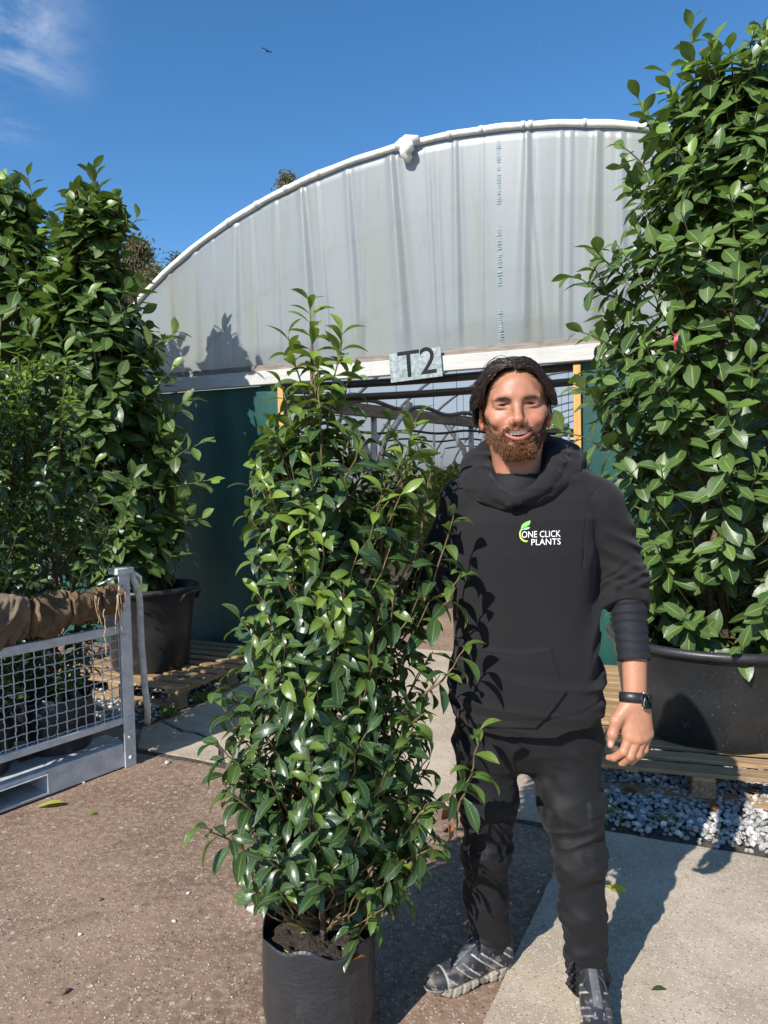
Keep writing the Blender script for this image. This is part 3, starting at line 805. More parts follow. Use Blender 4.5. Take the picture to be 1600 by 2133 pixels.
def shoot_leaves(rs, pts, kind, n, s0, s1, droop, young, spread=1.0, tipn=3, length=None, outw=None, ypow=2.0):
    """leaves spiralling along the outer end of a shoot; pts polyline (m,3)"""
    out = []; seg = np.linalg.norm(np.diff(pts, axis=0), axis=1); cum = np.concatenate([[0], np.cumsum(seg)]); Lt = cum[-1]
    ln = min(length or Lt, Lt); ph = rs.uniform(0, 6.28)
    for i in range(n):
        f = i / max(1, n - 1); d = Lt - ln * (1 - f); j = min(len(seg) - 1, int(np.searchsorted(cum, d, 'right') - 1)); a = (d - cum[j]) / max(seg[j], 1e-6)
        p = pts[j] * (1 - a) + pts[j + 1] * a; t = (pts[j + 1] - pts[j]) / max(seg[j], 1e-6)
        ph += 2.4 + rs.normal() * .25
        r = np.cross(t, [0.3, 0.2, 1.0]); r = r / max(np.linalg.norm(r), 1e-6); r2 = np.cross(t, r); rad = r * math.cos(ph) + r2 * math.sin(ph)
        al = lerp(1.35, 0.55, f ** 1.5) * spread + rs.normal() * .12
        dr = t * math.cos(al) + rad * math.sin(al) + np.array([0, 0, -droop * (1 - f * .5) * rs.uniform(.4, 1.3)])
        dr = dr / np.linalg.norm(dr)
        up = np.array([0, 0, 1.0]) * 0.75 + t * 0.45 + (outw if outw is not None else 0) + rs.normal(size=3) * .25
        yv = young * (f ** ypow) + rs.uniform(-.08, .06)
        b3 = 2 if yv > .55 else (1 if yv > .22 else 0)
        vi = b3 * 8 + rs.randint(8)
        out.append((vi, p, frame(dr, up), rs.uniform(s0, s1) * (1 - .3 * f ** 3)))
    return out
def curve(a, b, bend, n=6, rs=None, jit=0.0):
    a, b = np.array(a, float), np.array(b, float); t = np.linspace(0, 1, n)[:, None]
    c = (a + b) / 2 + np.array(bend); p = (1 - t) ** 2 * a + 2 * t * (1 - t) * c + t * t * b
    if rs is not None and jit: p[1:-1] += rs.normal(size=(n - 2, 3)) * jit
    return p
def interp(tab, z):
    return np.interp(z, [r[0] for r in tab], [r[1] for r in tab])
def bush(rs, axis, zt, zb, half_l, half_r, depth, nshoot, kind, leaf_n, s0, s1, droop, young, slen, twigs, reject=None, up=0.25, inner=0.35):
    """axis(z)->(x,y); half_l/half_r(z): reach to either side; depth(z): reach front and back"""
    items = []
    for i in range(nshoot):
        f = (i + rs.rand()) / nshoot; z = zb + (zt - zb) * f
        ang = rs.uniform(0, 2 * math.pi); c, s = math.cos(ang), math.sin(ang)
        rr = (1.0 - inner * rs.rand() ** 1.6)
        ax = axis(z); hx = (half_r(z) if c > 0 else half_l(z)); hy = depth(z)
        tip = np.array([ax[0] + c * hx * rr, ax[1] + s * hy * rr, z])
        reach = math.hypot(c * hx, s * hy) * rr
        a0 = axis(max(zb - .1, z - reach * (.55 + up) - .12)); st = np.array([a0[0], a0[1], max(zb - .12, z - reach * (.45 + up) - .12)])
        if reject is not None and reject(tip): continue
        pts = curve(st, tip, (c * hx * .12, s * hy * .12, -reach * .10), 7, rs, reach * .03)
        items += shoot_leaves(rs, pts, kind, leaf_n + rs.randint(-2, 3), s0, s1, droop, young * (.35 + 1.0 * f * f) * float(np.clip(rs.normal(.9, .45), 0, 1.4)), length=min(slen * rs.uniform(.75, 1.25), max(.1, reach * 1.1)), outw=np.array([c, s, 0]) * .75)
        twigs.append(pts)
    if reject is not None: items = [it for it in items if not reject(it[1] + it[2][:, 0] * it[3] * .6) and not reject(it[1])]
    return items
def twig_mesh(name, twigs, r0, r1, mat, plant, n=5):
    m_ = MB()
    for p in twigs: m_.tube(p, np.linspace(r0, r1, len(p)), n, cap=False)
    o = m_.build(name, mat, plant, True); return o
# ------------------------------------------------------------------ potted plant in front of the man
D0 = 1.84
def xz(u, v, y=D0): p = P(u, v, y); return p.x, p.z
EXT = [(630, 620, 655), (660, 600, 680), (700, 595, 720), (750, 590, 725), (800, 585, 730), (850, 585, 745), (885, 545, 850), (920, 525, 890), (960, 515, 915), (1000, 498, 925), (1050, 492, 945), (1100, 500, 945), (1200, 525, 945), (1300, 500, 950), (1400, 462, 945), (1500, 440, 950), (1600, 462, 965), (1700, 450, 940), (1770, 450, 915), (1830, 520, 880), (1880, 590, 830), (1930, 640, 770)]
tl = sorted([(xz(l, v)[1], xz(l, v)[0]) for v, l, r in EXT]); tr_ = sorted([(xz(r, v)[1], xz(r, v)[0]) for v, l, r in EXT])
POT = (xz(663, 1960)[0], 1.84)
AXT_ = sorted([(xz(u, v)[1], xz(u, v)[0]) for u, v in ((645, 620), (660, 760), (668, 900), (675, 1200), (690, 1500), (672, 1900), (663, 2000))])
cplant = empty('portugal_laurel', (POT[0], POT[1], 0), 'tall bushy evergreen in black bag pot beside the man in black', 'potted plant')
rsc = np.random.RandomState(21)
caxis = lambda z: (interp(AXT_, z), D0 + 0.0 * z)
cl = lambda z: max(.02, interp(AXT_, z) - interp(tl, z) - .015); cr = lambda z: max(.02, interp(tr_, z) - interp(AXT_, z) - .015)
cd = lambda z: max(.03, min(.235, .55 * (interp(tr_, z) - interp(tl, z))))
def man_zone(p): return p[0] > 0.135 and p[1] > 1.775 and p[2] > 0.05
twc = []; ZB, ZT = xz(663, 1845)[1], xz(645, 640)[1]
zmid = xz(660, 880)[1]
def low_zone(p): return man_zone(p) or p[2] < 1.48 - .605 * p[1] + (.0 if p[0] < -.02 else -.03)
it_c = bush(rsc, caxis, zmid, ZB, cl, cr, cd, 310, 'port', 10, .070, .100, .40, .60, .23, twc, low_zone)
# leaders: the main one and several younger shoots rising out of the crown
leaders = [((645, 628), (668, 1000), 0.0, 40, .9), ((712, 690), (672, 960), -.02, 26, .95), ((600, 700), (662, 960), .02, 24, .9), ((660, 760), (670, 980), -.09, 20, .8), ((735, 770), (680, 980), .03, 20, .8), ((585, 800), (660, 990), -.03, 18, .6), ((868, 870), (800, 1180), -.05, 24, .95), ((812, 880), (790, 1130), .08, 18, .5), ((905, 940), (860, 1180), -.03, 16, .55), ((730, 900), (690, 1080), -.06, 18, .35),
           ((560, 930), (640, 1120), -.02, 15, .3), ((520, 1000), (620, 1190), -.05, 14, .3), ((945, 1075), (880, 1260), -.10, 13, .35), ((718, 1210), (730, 1400), -.24, 11, .45), ((1000, 1520), (950, 1700), -.12, 11, .55), ((440, 1540), (560, 1640), -.10, 13, .2), ((425, 1720), (560, 1790), -.12, 13, .25), ((780, 1890), (740, 1960), -.10, 8, .4), ((985, 1610), (890, 1690), -.11, 11, .3), ((470, 1640), (580, 1720), -.14, 11, .2), ((455, 1430), (570, 1530), -.05, 12, .2), ((970, 1350), (880, 1450), -.12, 11, .3), ((960, 1200), (880, 1330), -.13, 11, .3), ((500, 1290), (600, 1400), -.10, 12, .25), ((905, 1760), (800, 1800), -.10, 10, .3), ((835, 1800), (740, 1880), -.08, 12, .6)]
for tp, bs, dy, n, yg in leaders:
    a, b = P(bs[0], bs[1], D0 + dy * .5), P(tp[0], tp[1], D0 + dy)
    pts = curve(a, b, (rsc.normal() * .01, 0, -.02 if abs(tp[0] - bs[0]) > 60 else 0), 8, rsc, .003); twc.append(pts)
    it_c += shoot_leaves(rsc, pts, 'port', n, .078, .105, .12 if yg > .7 else .4, yg, length=(b - a).length * .97, ypow=1.1)
stems = [curve((POT[0] + dx, POT[1] + dy, 0.26), P(u, v, D0 + dd), (bx, 0, 0), 9, rsc, .004) for dx, dy, u, v, dd, bx in ((-.02, 0, 650, 720, 0, .02), (.03, .01, 800, 1000, -.03, .05), (.0, .03, 720, 1100, .08, -.02), (.02, -.03, 650, 1300, -.08, .0))]
for i, p in enumerate(stems):
    m_ = MB(); m_.tube(p, np.linspace(.013 if i < 2 else .009, .004, len(p)), 8); m_.build('stem', MAT['bark'], cplant, True)
it_c = [it for it in it_c if not man_zone(it[1] + it[2][:, 0] * it[3] * .8)]
in_man = lambda q: q[0] > .16 and q[1] > 1.815
twc = [p[:max(2, int(np.argmax([in_man(q) for q in p]) or len(p)))] for p in twc if not in_man(p[1])]
twig_mesh('twigs', twc, .0036, .0016, MAT['twig_red'], cplant)['kind'] = 'stuff'
add_leaves(cplant, 'port', it_c, MAT['leaf_port'], 300)
# bag pot
MAT['bag'] = simple('black_bag', (0.020, 0.021, 0.023), (0.034, 0.035, 0.037), 9, 0.36, 0.5, 22, bdist=0.012)
def m_bag():
    m, nt, b, out = new_mat('dusty_black_bag'); k = NT(nt); p = k.pos(); pz = k.n('SeparateXYZ'); nt.links.new(p, pz.inputs[0])
    dust = k.math('MULTIPLY', k.ramp(k.noise(k.pos((1, 1, .35)), 22, 6, .7), 0.48, 0.75), k.ramp(pz.outputs[2], 0.26, 0.0))
    c = k.mix(k.math('MULTIPLY', dust, 0.6), (0.022, 0.023, 0.026), (0.16, 0.13, 0.1))
    k.put(b.inputs['Base Color'], c); b.inputs['Roughness'].default_value = 0.4
    h = k.math('ADD', k.noise(p, 16, 4, .6), k.math('MULTIPLY', k.noise(k.pos((1, 1, 3)), 40, 3), .3))
    k.put(b.inputs['Normal'], k.bump(h, 0.6, 0.012)); return m
MAT['bag'] = m_bag()
def bag_pot(c, r, h, parent, name='pot', seed=1, rim=0.03, slump=0.0):
    rs = np.random.RandomState(seed); ph = rs.uniform(0, 6, 6)
    n, rows = 64, 26; th = np.linspace(0, 2 * math.pi, n + 1); B = np.zeros((2 * rows, n + 1, 3))
    for i in range(2 * rows):
        ins = i >= rows; f = i / (rows - 1) if not ins else 1 - (i - rows) / (rows - 1) * .45
        for j in range(n + 1):
            t = th[j]; w = .012 * math.sin(2 * t + ph[0]) + .008 * math.sin(5 * t + ph[1] + f * 3) + .005 * math.sin(9 * t + ph[2] - f * 7) + .006 * math.sin(f * 14 + 3 * math.sin(t + ph[3]))
            rr = r * (0.93 + .07 * min(1, f * 3) + w + slump * math.sin(f * math.pi) ) - (.003 if ins else 0)
            zz = h * f + (.012 * math.sin(3 * t + ph[4]) + .008 * math.sin(7 * t + ph[5])) * f ** 3
            B[i, j] = (c[0] + rr * math.cos(t), c[1] + rr * math.sin(t), c[2] + zz)
    m_ = MB(); m_.grid(B[:, ::-1]); return m_.build(name, MAT['bag'], parent, True)
bag_pot((POT[0], POT[1], 0.002), 0.148, 0.31, cplant)
def soil_disc(c, r, parent, seed=2, amp=.012, mat='soil'):
    rs = np.random.RandomState(seed); n, m = 40, 14; B = np.zeros((m, n + 1, 3)); nz_ = rs.normal(size=(m, n + 1)); nz_[:, -1] = nz_[:, 0]; nz_[0] = 0
    for i in range(m):
        for j in range(n + 1):
            t = j / n * 2 * math.pi; q = r * i / (m - 1); B[i, j] = (c[0] + q * math.cos(t), c[1] + q * math.sin(t), c[2] + amp * nz_[i, j] * .5 + .018 * (1 - (i / (m - 1)) ** 2))
    m_ = MB(); m_.grid(B); return m_.build('soil', MAT[mat], parent, True)
soil_disc((POT[0], POT[1], 0.262), 0.144, cplant)
MAT['leaf_fallen'] = m_leaf('fallen_leaf', (0.28, 0.33, 0.03), (0.42, 0.45, 0.06), (0.6, 0.5, 0.03), (0.5, 0.5, 0.15), 0.5, 0.15)
MAT['leaf_dry'] = m_leaf('dry_leaf', (0.10, 0.03, 0.012), (0.2, 0.08, 0.03), (0.3, 0.14, 0.04), (0.25, 0.13, 0.06), 0.5, 0.1)
def one_leaf(name, u, v, z, ang, L, kind, vi, mat, label=None, parent=None, tilt=0.0):
    p = G(u, v, z); o = bpy.data.objects.new(name, leaf_mesh(kind, vi, MAT[mat])); col.objects.link(o)
    Mw = Matrix.Translation(p) @ Matrix.Rotation(ang, 4, 'Z') @ Matrix.Rotation(-0.25 + tilt, 4, 'Y') @ Matrix.Scale(L, 4)
    if parent is not None: o.parent = parent; o.matrix_local = Matrix.Translation(-world_of(parent)) @ Mw
    else: o.matrix_local = Mw; tag(o, label, 'leaf')
    return o
one_leaf('fallen_leaf', 592, 1978, .287, -1.2, .055, 'port', 9, 'leaf_fallen', 'pale green fallen leaf with holes on soil of the bag pot')
one_leaf('fallen_leaf', 712, 1975, .29, -.9, .05, 'port', 2, 'leaf_fallen', 'lime green fallen leaf by the brown one in the bag pot')
one_leaf('fallen_leaf', 722, 2005, .285, .5, .06, 'port', 18, 'leaf_dry', 'orange brown fallen leaf at the edge of the bag pot')
one_leaf('fallen_leaf', 625, 1945, .29, .4, .03, 'port', 8, 'leaf_fallen', 'tiny yellow green leaf scrap near the stem in the bag pot')
one_leaf('fallen_leaf', 1258, 1845, .024, -.55, .11, 'port', 20, 'leaf_fallen', 'bright yellow fallen leaf on the pale concrete')
one_leaf('fallen_leaf', 1356, 2062, .024, .15, .05, 'port', 3, 'leaf_port', 'small dark green leaf lying on the pale concrete')
one_leaf('fallen_leaf', 183, 1698, .006, .6, .06, 'port', 16, 'leaf_port', 'fresh green leaf on brown ground before the metal crate')
one_leaf('fallen_leaf', 75, 1682, .006, .2, .13, 'cherry', 2, 'leaf_fallen', 'faded yellow leaf flattened on the ground by the crate foot')
for i, (u, v) in enumerate(((925, 1690), (935, 1735), (945, 1712))):
    p = P(u, v - 20, 1.80); o = bpy.data.objects.new('leaf', leaf_mesh('port', 4 + i, MAT['leaf_dry'])); col.objects.link(o); o.parent = cplant
    o.matrix_local = Matrix.Translation(p - world_of(cplant)) @ Matrix.Rotation(.4 * i, 4, 'Z') @ Matrix.Rotation(1.4, 4, 'Y') @ Matrix.Rotation(1.2, 4, 'X') @ Matrix.Scale(.075, 4)
    tag(o, 'dead reddish brown hanging leaf')
# ------------------------------------------------------------------ hard black pots
def m_pot():
    m, nt, b, out = new_mat('scuffed_black_plastic'); k = NT(nt); p = k.pos(); pz = k.n('SeparateXYZ'); nt.links.new(p, pz.inputs[0])
    c = k.mix(k.ramp(k.noise(p, 5, 5), .35, .7), (0.016, 0.017, 0.018), (0.026, 0.027, 0.028))
    c = k.mix(k.math('MULTIPLY', k.ramp(k.noise(p, 110, 3, .85), .64, .74), .9), c, (.34, .33, .31))
    scuff = k.math('MULTIPLY', k.ramp(k.noise(k.pos((1, 1, .4)), 17, 6, .75), .6, .72), k.ramp(pz.outputs[2], .42, .15))
    c = k.mix(k.math('MULTIPLY', scuff, .55), c, (.2, .19, .18))
    k.put(b.inputs['Base Color'], c); b.inputs['Roughness'].default_value = 0.42; k.put(b.inputs['Normal'], k.bump(k.noise(p, 90, 3), .12, .004)); return m
MAT['pot'] = m_pot()
def hard_pot(c, rt, rb, h, parent, handles=()):
    m_ = MB(); t = .012
    m_.lathe(c, [(0.001, .004), (rb * .98, 0.004), (rb, .01), (lerp(rb, rt, .5), h * .5), (rt, h - .05), (rt + .006, h - .045), (rt + .028, h - .04), (rt + .034, h - .02), (rt + .028, h - .004), (rt + .006, h), (rt - t, h - .006), (rt - t - .02, h - .12), (rt - t - .05, h - .2)], 72)
    pot = m_.build('pot', MAT['pot'], parent, True)
    for a in handles:
        m_ = MB(); d = Vector((math.cos(a), math.sin(a), 0)); q = Vector((-d.y, d.x, 0)); cc_ = Vector(c) + ZV * (h - .03)
        m_.tube([cc_ + d * (rt + .02) + q * .09 - ZV * .06, cc_ + d * (rt + .06) + q * .075, cc_ + d * (rt + .07), cc_ + d * (rt + .06) - q * .075, cc_ + d * (rt + .02) - q * .09 - ZV * .06], .014, 8); m_.build('handle', MAT['pot'], pot, True)
    return pot
PZ = 0.146
def laurel(base, label, zb, zt, axis, hl, hr, hd, n, seed, leads, s0, s1, nobj, pot, stem_n=4, reject=None, leaf_n=9, young=.45):
    pl = empty('cherry_laurel', (base[0], base[1], PZ), label, 'potted plant'); rs = np.random.RandomState(seed); tw = []
    items = bush(rs, axis, zt, zb, hl, hr, hd, n, 'cherry', leaf_n, s0, s1, .75, young, .24, tw, reject, up=.2, inner=.5)
    for (tp, bs, k, yg) in leads:
        pts = curve(bs, tp, (rs.normal() * .03, rs.normal() * .03, 0), 8, rs, .006); tw.append(pts)
        items += shoot_leaves(rs, pts, 'cherry', k, s0, s1, .28, yg, length=float(np.linalg.norm(np.array(tp) - np.array(bs))) * .95)
    hard_pot((base[0], base[1], PZ), pot[0], pot[1], pot[2], pl, pot[3]); soil_disc((base[0], base[1], PZ + pot[2] - .13), pot[0] - .02, pl, seed)
    for i in range(stem_n):
        zz = lerp(zt, zb, i / stem_n * .5); q = axis(zz); m_ = MB(); m_.tube(curve((base[0] + rs.normal() * .07, base[1] + rs.normal() * .07, PZ + pot[2] - .15), (q[0] + rs.normal() * .12, q[1] + rs.normal() * .1, zz), (0, 0, 0), 9, rs, .015), np.linspace(.022, .006, 9), 8); m_.build('stem', MAT['bark'], pl, True)
    twig_mesh('twigs', tw, .006, .0028, MAT['twig_green'], pl)['kind'] = 'stuff'
    add_leaves(pl, 'cherry', items, MAT['leaf_cherry'], nobj)
    return pl
# right-hand laurel
RB = (1.75, 3.76); YR = 3.76
RX = sorted([(P(u, v, YR).z, P(u, v, YR).x) for u, v in ((1445, 60), (1428, 110), (1405, 160), (1360, 210), (1335, 300), (1320, 360), (1310, 450), (1270, 500), (1225, 570), (1235, 620), (1255, 700), (1225, 800), (1190, 890), (1200, 1000), (1225, 1100), (1255, 1200), (1270, 1300), (1320, 1370))])
raxis = lambda z: (1.86, YR)
rhl = lambda z: max(.06, 1.86 - interp(RX, z)); rhd = lambda z: max(.06, min(.62, rhl(z) * .85))
rl = [(P(1440, 48, YR), P(1470, 420, YR), 26, .35), (P(1585, 55, YR), P(1560, 420, YR), 26, .35), (P(1500, 90, YR - .1), P(1500, 430, YR), 22, .35), (P(1330, 205, YR), P(1440, 420, YR), 15, .3), (P(1190, 575, YR - .1), P(1330, 640, YR), 15, .4), (P(1300, 350, YR), P(1420, 480, YR), 13, .35), (P(1160, 890, YR - .05), P(1320, 960, YR), 14, .5), (P(1640, 130, YR), P(1600, 450, YR), 18, .3), (P(1240, 520, YR - .15), P(1350, 600, YR), 12, .4), (P(1205, 690, YR - .2), P(1320, 760, YR - .1), 12, .4), (P(1385, 150, YR), P(1450, 350, YR), 12, .3), (P(1290, 300, YR - .1), P(1400, 430, YR), 11, .3), (P(1195, 800, YR - .2), P(1320, 860, YR), 12, .4)]
laurel(RB, 'huge glossy broad-leaved evergreen in wide black tub beside the man', P(1470, 1350, 3.4).z, P(1450, 110, YR).z, raxis, rhl, rhl, rhd, 460, 31, rl, .12, .175, 300, (.52, .455, .50, ()), leaf_n=9, young=.6)
# left-hand laurels
LB = (-1.75, 5.22); YL = 5.2
LXr = sorted([(P(u, v, YL).z, P(u, v, YL).x) for u, v in ((215, 380), (235, 420), (255, 480), (255, 560), (280, 610), (310, 660), (335, 720), (325, 780), (345, 850), (365, 900), (395, 960), (410, 1010), (395, 1060), (375, 1110), (370, 1160), (330, 1205))])
AL = sorted([(P(u, v, YL).z, P(u, v, YL).x) for u, v in ((195, 360), (195, 600), (215, 900), (260, 1200))])
laxis = lambda z: (interp(AL, z), YL)
lhr = lambda z: max(.05, interp(LXr, z) - interp(AL, z)); lhl = lambda z: max(.05, lhr(z) * 1.15)
ll = [(P(195, 355, YL), P(205, 640, YL), 30, .1), (P(240, 440, YL), P(225, 640, YL), 14, .25), (P(370, 690, YL - .2), P(260, 760, YL - .1), 12, .4), (P(440, 1000, YL - .25), P(300, 1020, YL), 14, .7), (P(400, 830, YL - .2), P(280, 900, YL), 12, .3), (P(285, 455, YL - .1), P(220, 560, YL), 11, .2), (P(150, 470, YL - .1), P(185, 620, YL), 11, .2), (P(300, 590, YL - .15), P(230, 700, YL), 11, .25), (P(365, 765, YL - .25), P(270, 850, YL), 11, .3), (P(425, 920, YL - .25), P(310, 980, YL), 11, .4), (P(420, 1080, YL - .2), P(300, 1100, YL), 11, .4), (P(385, 1160, YL - .25), P(300, 1150, YL), 9, .3)]
laurel(LB, 'tall broad-leaved evergreen in black tub before the green door panel', P(280, 1190, YL).z, P(195, 400, YL).z, laxis, lhl, lhr, lambda z: max(.05, min(.5, lhr(z))), 330, 41, ll, .15, .205, 300, (.33, .27, .60, (-.35, 2.7)), reject=lambda p: p[1] > 5.95)
LB2 = (-2.86, 5.25); AL2 = -2.72
zt2 = P(60, 375, 5.3).z
l2 = [(P(58, 368, 5.3), P(70, 640, 5.3), 28, .1), (P(10, 470, 5.2), P(40, 700, 5.3), 16, .2), (P(125, 560, 5.2), P(80, 740, 5.3), 14, .2)]
laurel(LB2, 'tall broad-leaved evergreen standing behind the plants in the metal crate', .95, zt2, lambda z: (AL2, 5.3), lambda z: .12 + .62 * max(0, min(1, (zt2 - z) / 1.2)), lambda z: .12 + .62 * max(0, min(1, (zt2 - z) / 1.2)), lambda z: .12 + .36 * max(0, min(1, (zt2 - z) / 1.4)), 230, 43, l2, .15, .2, 200, (.33, .27, .60, ()), reject=lambda p: p[1] > 5.95)
# ================================================================== the man: surfaces grown from distance fields
class Field:
    def __init__(s, lo, hi, h):
        s.lo = np.array(lo, float); s.h = h; s.n = np.ceil((np.array(hi, float) - s.lo) / h).astype(int) + 1
        s.f = np.full(s.n, 1.0, np.float32)
        s.ax = [(s.lo[i] + np.arange(s.n[i]) * h).astype(np.float32) for i in range(3)]
    def win(s, lo, hi):
        a = np.clip(np.floor((np.array(lo) - s.lo) / s.h).astype(int), 0, s.n); b = np.clip(np.ceil((np.array(hi) - s.lo) / s.h).astype(int) + 1, 0, s.n)
        sl = tuple(slice(a[i], b[i]) for i in range(3))
        g = [s.ax[i][sl[i]] for i in range(3)]
        return sl, g[0][:, None, None], g[1][None, :, None], g[2][None, None, :]
    def op(s, sl, d, k, mode):
        f = s.f[sl]
        if f.size == 0: return
        d = np.broadcast_to(d, f.shape).astype(np.float32)
        if mode == 'add':
            if k > 0: h = np.clip(.5 + .5 * (f - d) / k, 0, 1); r = f * (1 - h) + d * h - k * h * (1 - h)
            else: r = np.minimum(f, d)
        else:
            if k > 0: h = np.clip(.5 - .5 * (f + d) / k, 0, 1); r = f * (1 - h) - d * h + k * h * (1 - h)
            else: r = np.maximum(f, -d)
        s.f[sl] = r
    def ell(s, c, r, k=.01, mode='add', R=None):
        c = np.array(list(c), float); r = np.array(list(r) if not np.isscalar(r) else [r] * 3, float); m = r.max() + k + .03
        sl, X, Y, Z = s.win(c - m, c + m); x, y, z = X - c[0], Y - c[1], Z - c[2]
        if R is not None:
            R = np.array(R).T; x, y, z = R[0, 0] * x + R[0, 1] * y + R[0, 2] * z, R[1, 0] * x + R[1, 1] * y + R[1, 2] * z, R[2, 0] * x + R[2, 1] * y + R[2, 2] * z
        k0 = np.sqrt((x / r[0]) ** 2 + (y / r[1]) ** 2 + (z / r[2]) ** 2); k1 = np.sqrt((x / r[0] ** 2) ** 2 + (y / r[1] ** 2) ** 2 + (z / r[2] ** 2) ** 2)
        s.op(sl, k0 * (k0 - 1) / np.maximum(k1, 1e-6), k, mode)
    def cap(s, a, b, ra, rb=None, k=.01, mode='add', sq=None, disp=None):
        a, b = np.array(list(a), float), np.array(list(b), float); rb = ra if rb is None else rb; m = max(ra, rb) + k + .03
        sl, X, Y, Z = s.win(np.minimum(a, b) - m, np.maximum(a, b) + m); d = b - a; L2 = max(d @ d, 1e-9)
        t = np.clip(((X - a[0]) * d[0] + (Y - a[1]) * d[1] + (Z - a[2]) * d[2]) / L2, 0, 1)
        x, y, z = X - a[0] - t * d[0], Y - a[1] - t * d[1], Z - a[2] - t * d[2]
        if sq is not None: y = y * sq
        q = np.sqrt(x * x + y * y + z * z) - (ra + (rb - ra) * t)
        if disp is not None: q = q - disp(t, x, y, z)
        s.op(sl, q, k, mode)
    def chain(s, pts, rs, k=.01, mode='add', sq=None):
        for i in range(len(pts) - 1): s.cap(pts[i], pts[i + 1], rs[i], rs[i + 1], k, mode, sq)
    def loft(s, rows, k=.02, p=2.3, mode='add'):
        """rows: (z, cx, cy, rx, ry), stacked sections"""
        rows = sorted(rows); z0, z1 = rows[0][0], rows[-1][0]; mx = max(max(r[3], r[4]) for r in rows) + k + .03
        cxs = [r[1] for r in rows]; cys = [r[2] for r in rows]
        sl, X, Y, Z = s.win((min(cxs) - mx, min(cys) - mx, z0 - .03 - k), (max(cxs) + mx, max(cys) + mx, z1 + .03 + k))
        zz = Z.ravel(); I = [np.interp(zz, [r[0] for r in rows], [r[j] for r in rows])[None, None, :] for j in range(1, 5)]
        q = (np.abs((X - I[0]) / I[2]) ** p + np.abs((Y - I[1]) / I[3]) ** p) ** (1 / p)
        d = (q - 1) * np.minimum(I[2], I[3]); d = np.maximum(d, np.maximum(z0 - Z, Z - z1)); s.op(sl, d, k, mode)
    def disp(s, fn, band=.022):
        """push the surface out by fn(x, y, z), worked out only close to it"""
        I = np.flatnonzero(np.abs(s.f.ravel()) < band); i, j, k = np.unravel_index(I, s.f.shape)
        s.f.ravel()[I] -= fn(s.ax[0][i], s.ax[1][j], s.ax[2][k]).astype(np.float32)
    def grid(s): return s.ax[0][:, None, None], s.ax[1][None, :, None], s.ax[2][None, None, :]
    def mesh(s):
        f = s.f; ins = f < 0; nx, ny, nz = f.shape
        cnt = np.zeros((nx - 1, ny - 1, nz - 1), np.int8)
        for dx in (0, 1):
            for dy in (0, 1):
                for dz in (0, 1): cnt += ins[dx:nx - 1 + dx, dy:ny - 1 + dy, dz:nz - 1 + dz]
        cell = np.argwhere((cnt > 0) & (cnt < 8)); cid = np.full(cnt.shape, -1, np.int64); cid[tuple(cell.T)] = np.arange(len(cell))
        acc = np.zeros((len(cell), 3)); num = np.zeros(len(cell))
        i, j, k = cell.T
        for ax in range(3):
            o1, o2 = [(1, 2), (0, 2), (0, 1)][ax]
            for a in (0, 1):
                for b in (0, 1):
                    p0 = np.stack([i, j, k], 1).copy(); p0[:, o1] += a; p0[:, o2] += b; p1 = p0.copy(); p1[:, ax] += 1
                    f0 = f[tuple(p0.T)]; f1 = f[tuple(p1.T)]; cr = (f0 < 0) != (f1 < 0)
                    t = np.where(cr, f0 / np.where(cr, f0 - f1, 1), 0); q = p0.astype(float); q[:, ax] += t
                    acc[cr] += q[cr]; num[cr] += 1
        V = s.lo + acc / num[:, None] * s.h; Q = []
        for ax in range(3):
            o1, o2 = [(1, 2), (2, 0), (0, 1)][ax]
            sl0 = [slice(None)] * 3; sl1 = [slice(None)] * 3; sl0[ax] = slice(0, -1); sl1[ax] = slice(1, None)
            e = np.argwhere(ins[tuple(sl0)] != ins[tuple(sl1)])
            ok = (e[:, o1] > 0) & (e[:, o2] > 0) & (e[:, o1] < cnt.shape[o1]) & (e[:, o2] < cnt.shape[o2]); e = e[ok]
            fl = ins[tuple(e.T)]
            c = []
            for (a, b) in ((-1, -1), (0, -1), (0, 0), (-1, 0)):
                q = e.copy(); q[:, o1] += a; q[:, o2] += b; c.append(cid[tuple(q.T)])
            q = np.stack(c, 1); q[~fl] = q[~fl][:, ::-1]; Q.append(q)
        Q = np.concatenate(Q); Q = Q[(Q >= 0).all(1)]
        return V, Q
_lat = np.random.RandomState(77).uniform(-1, 1, (32, 32, 32)).astype(np.float32)
def vnoise(x, y, z):
    x, y, z = np.broadcast_arrays(x, y, z); r = 0
    xi, yi, zi = np.floor(x).astype(int), np.floor(y).astype(int), np.floor(z).astype(int); fx, fy, fz = x - xi, y - yi, z - zi
    fx, fy, fz = [t * t * (3 - 2 * t) for t in (fx, fy, fz)]
    for a in (0, 1):
        for b in (0, 1):
            for c in (0, 1):
                r = r + _lat[(xi + a) % 32, (yi + b) % 32, (zi + c) % 32] * (fx if a else 1 - fx) * (fy if b else 1 - fy) * (fz if c else 1 - fz)
    return r
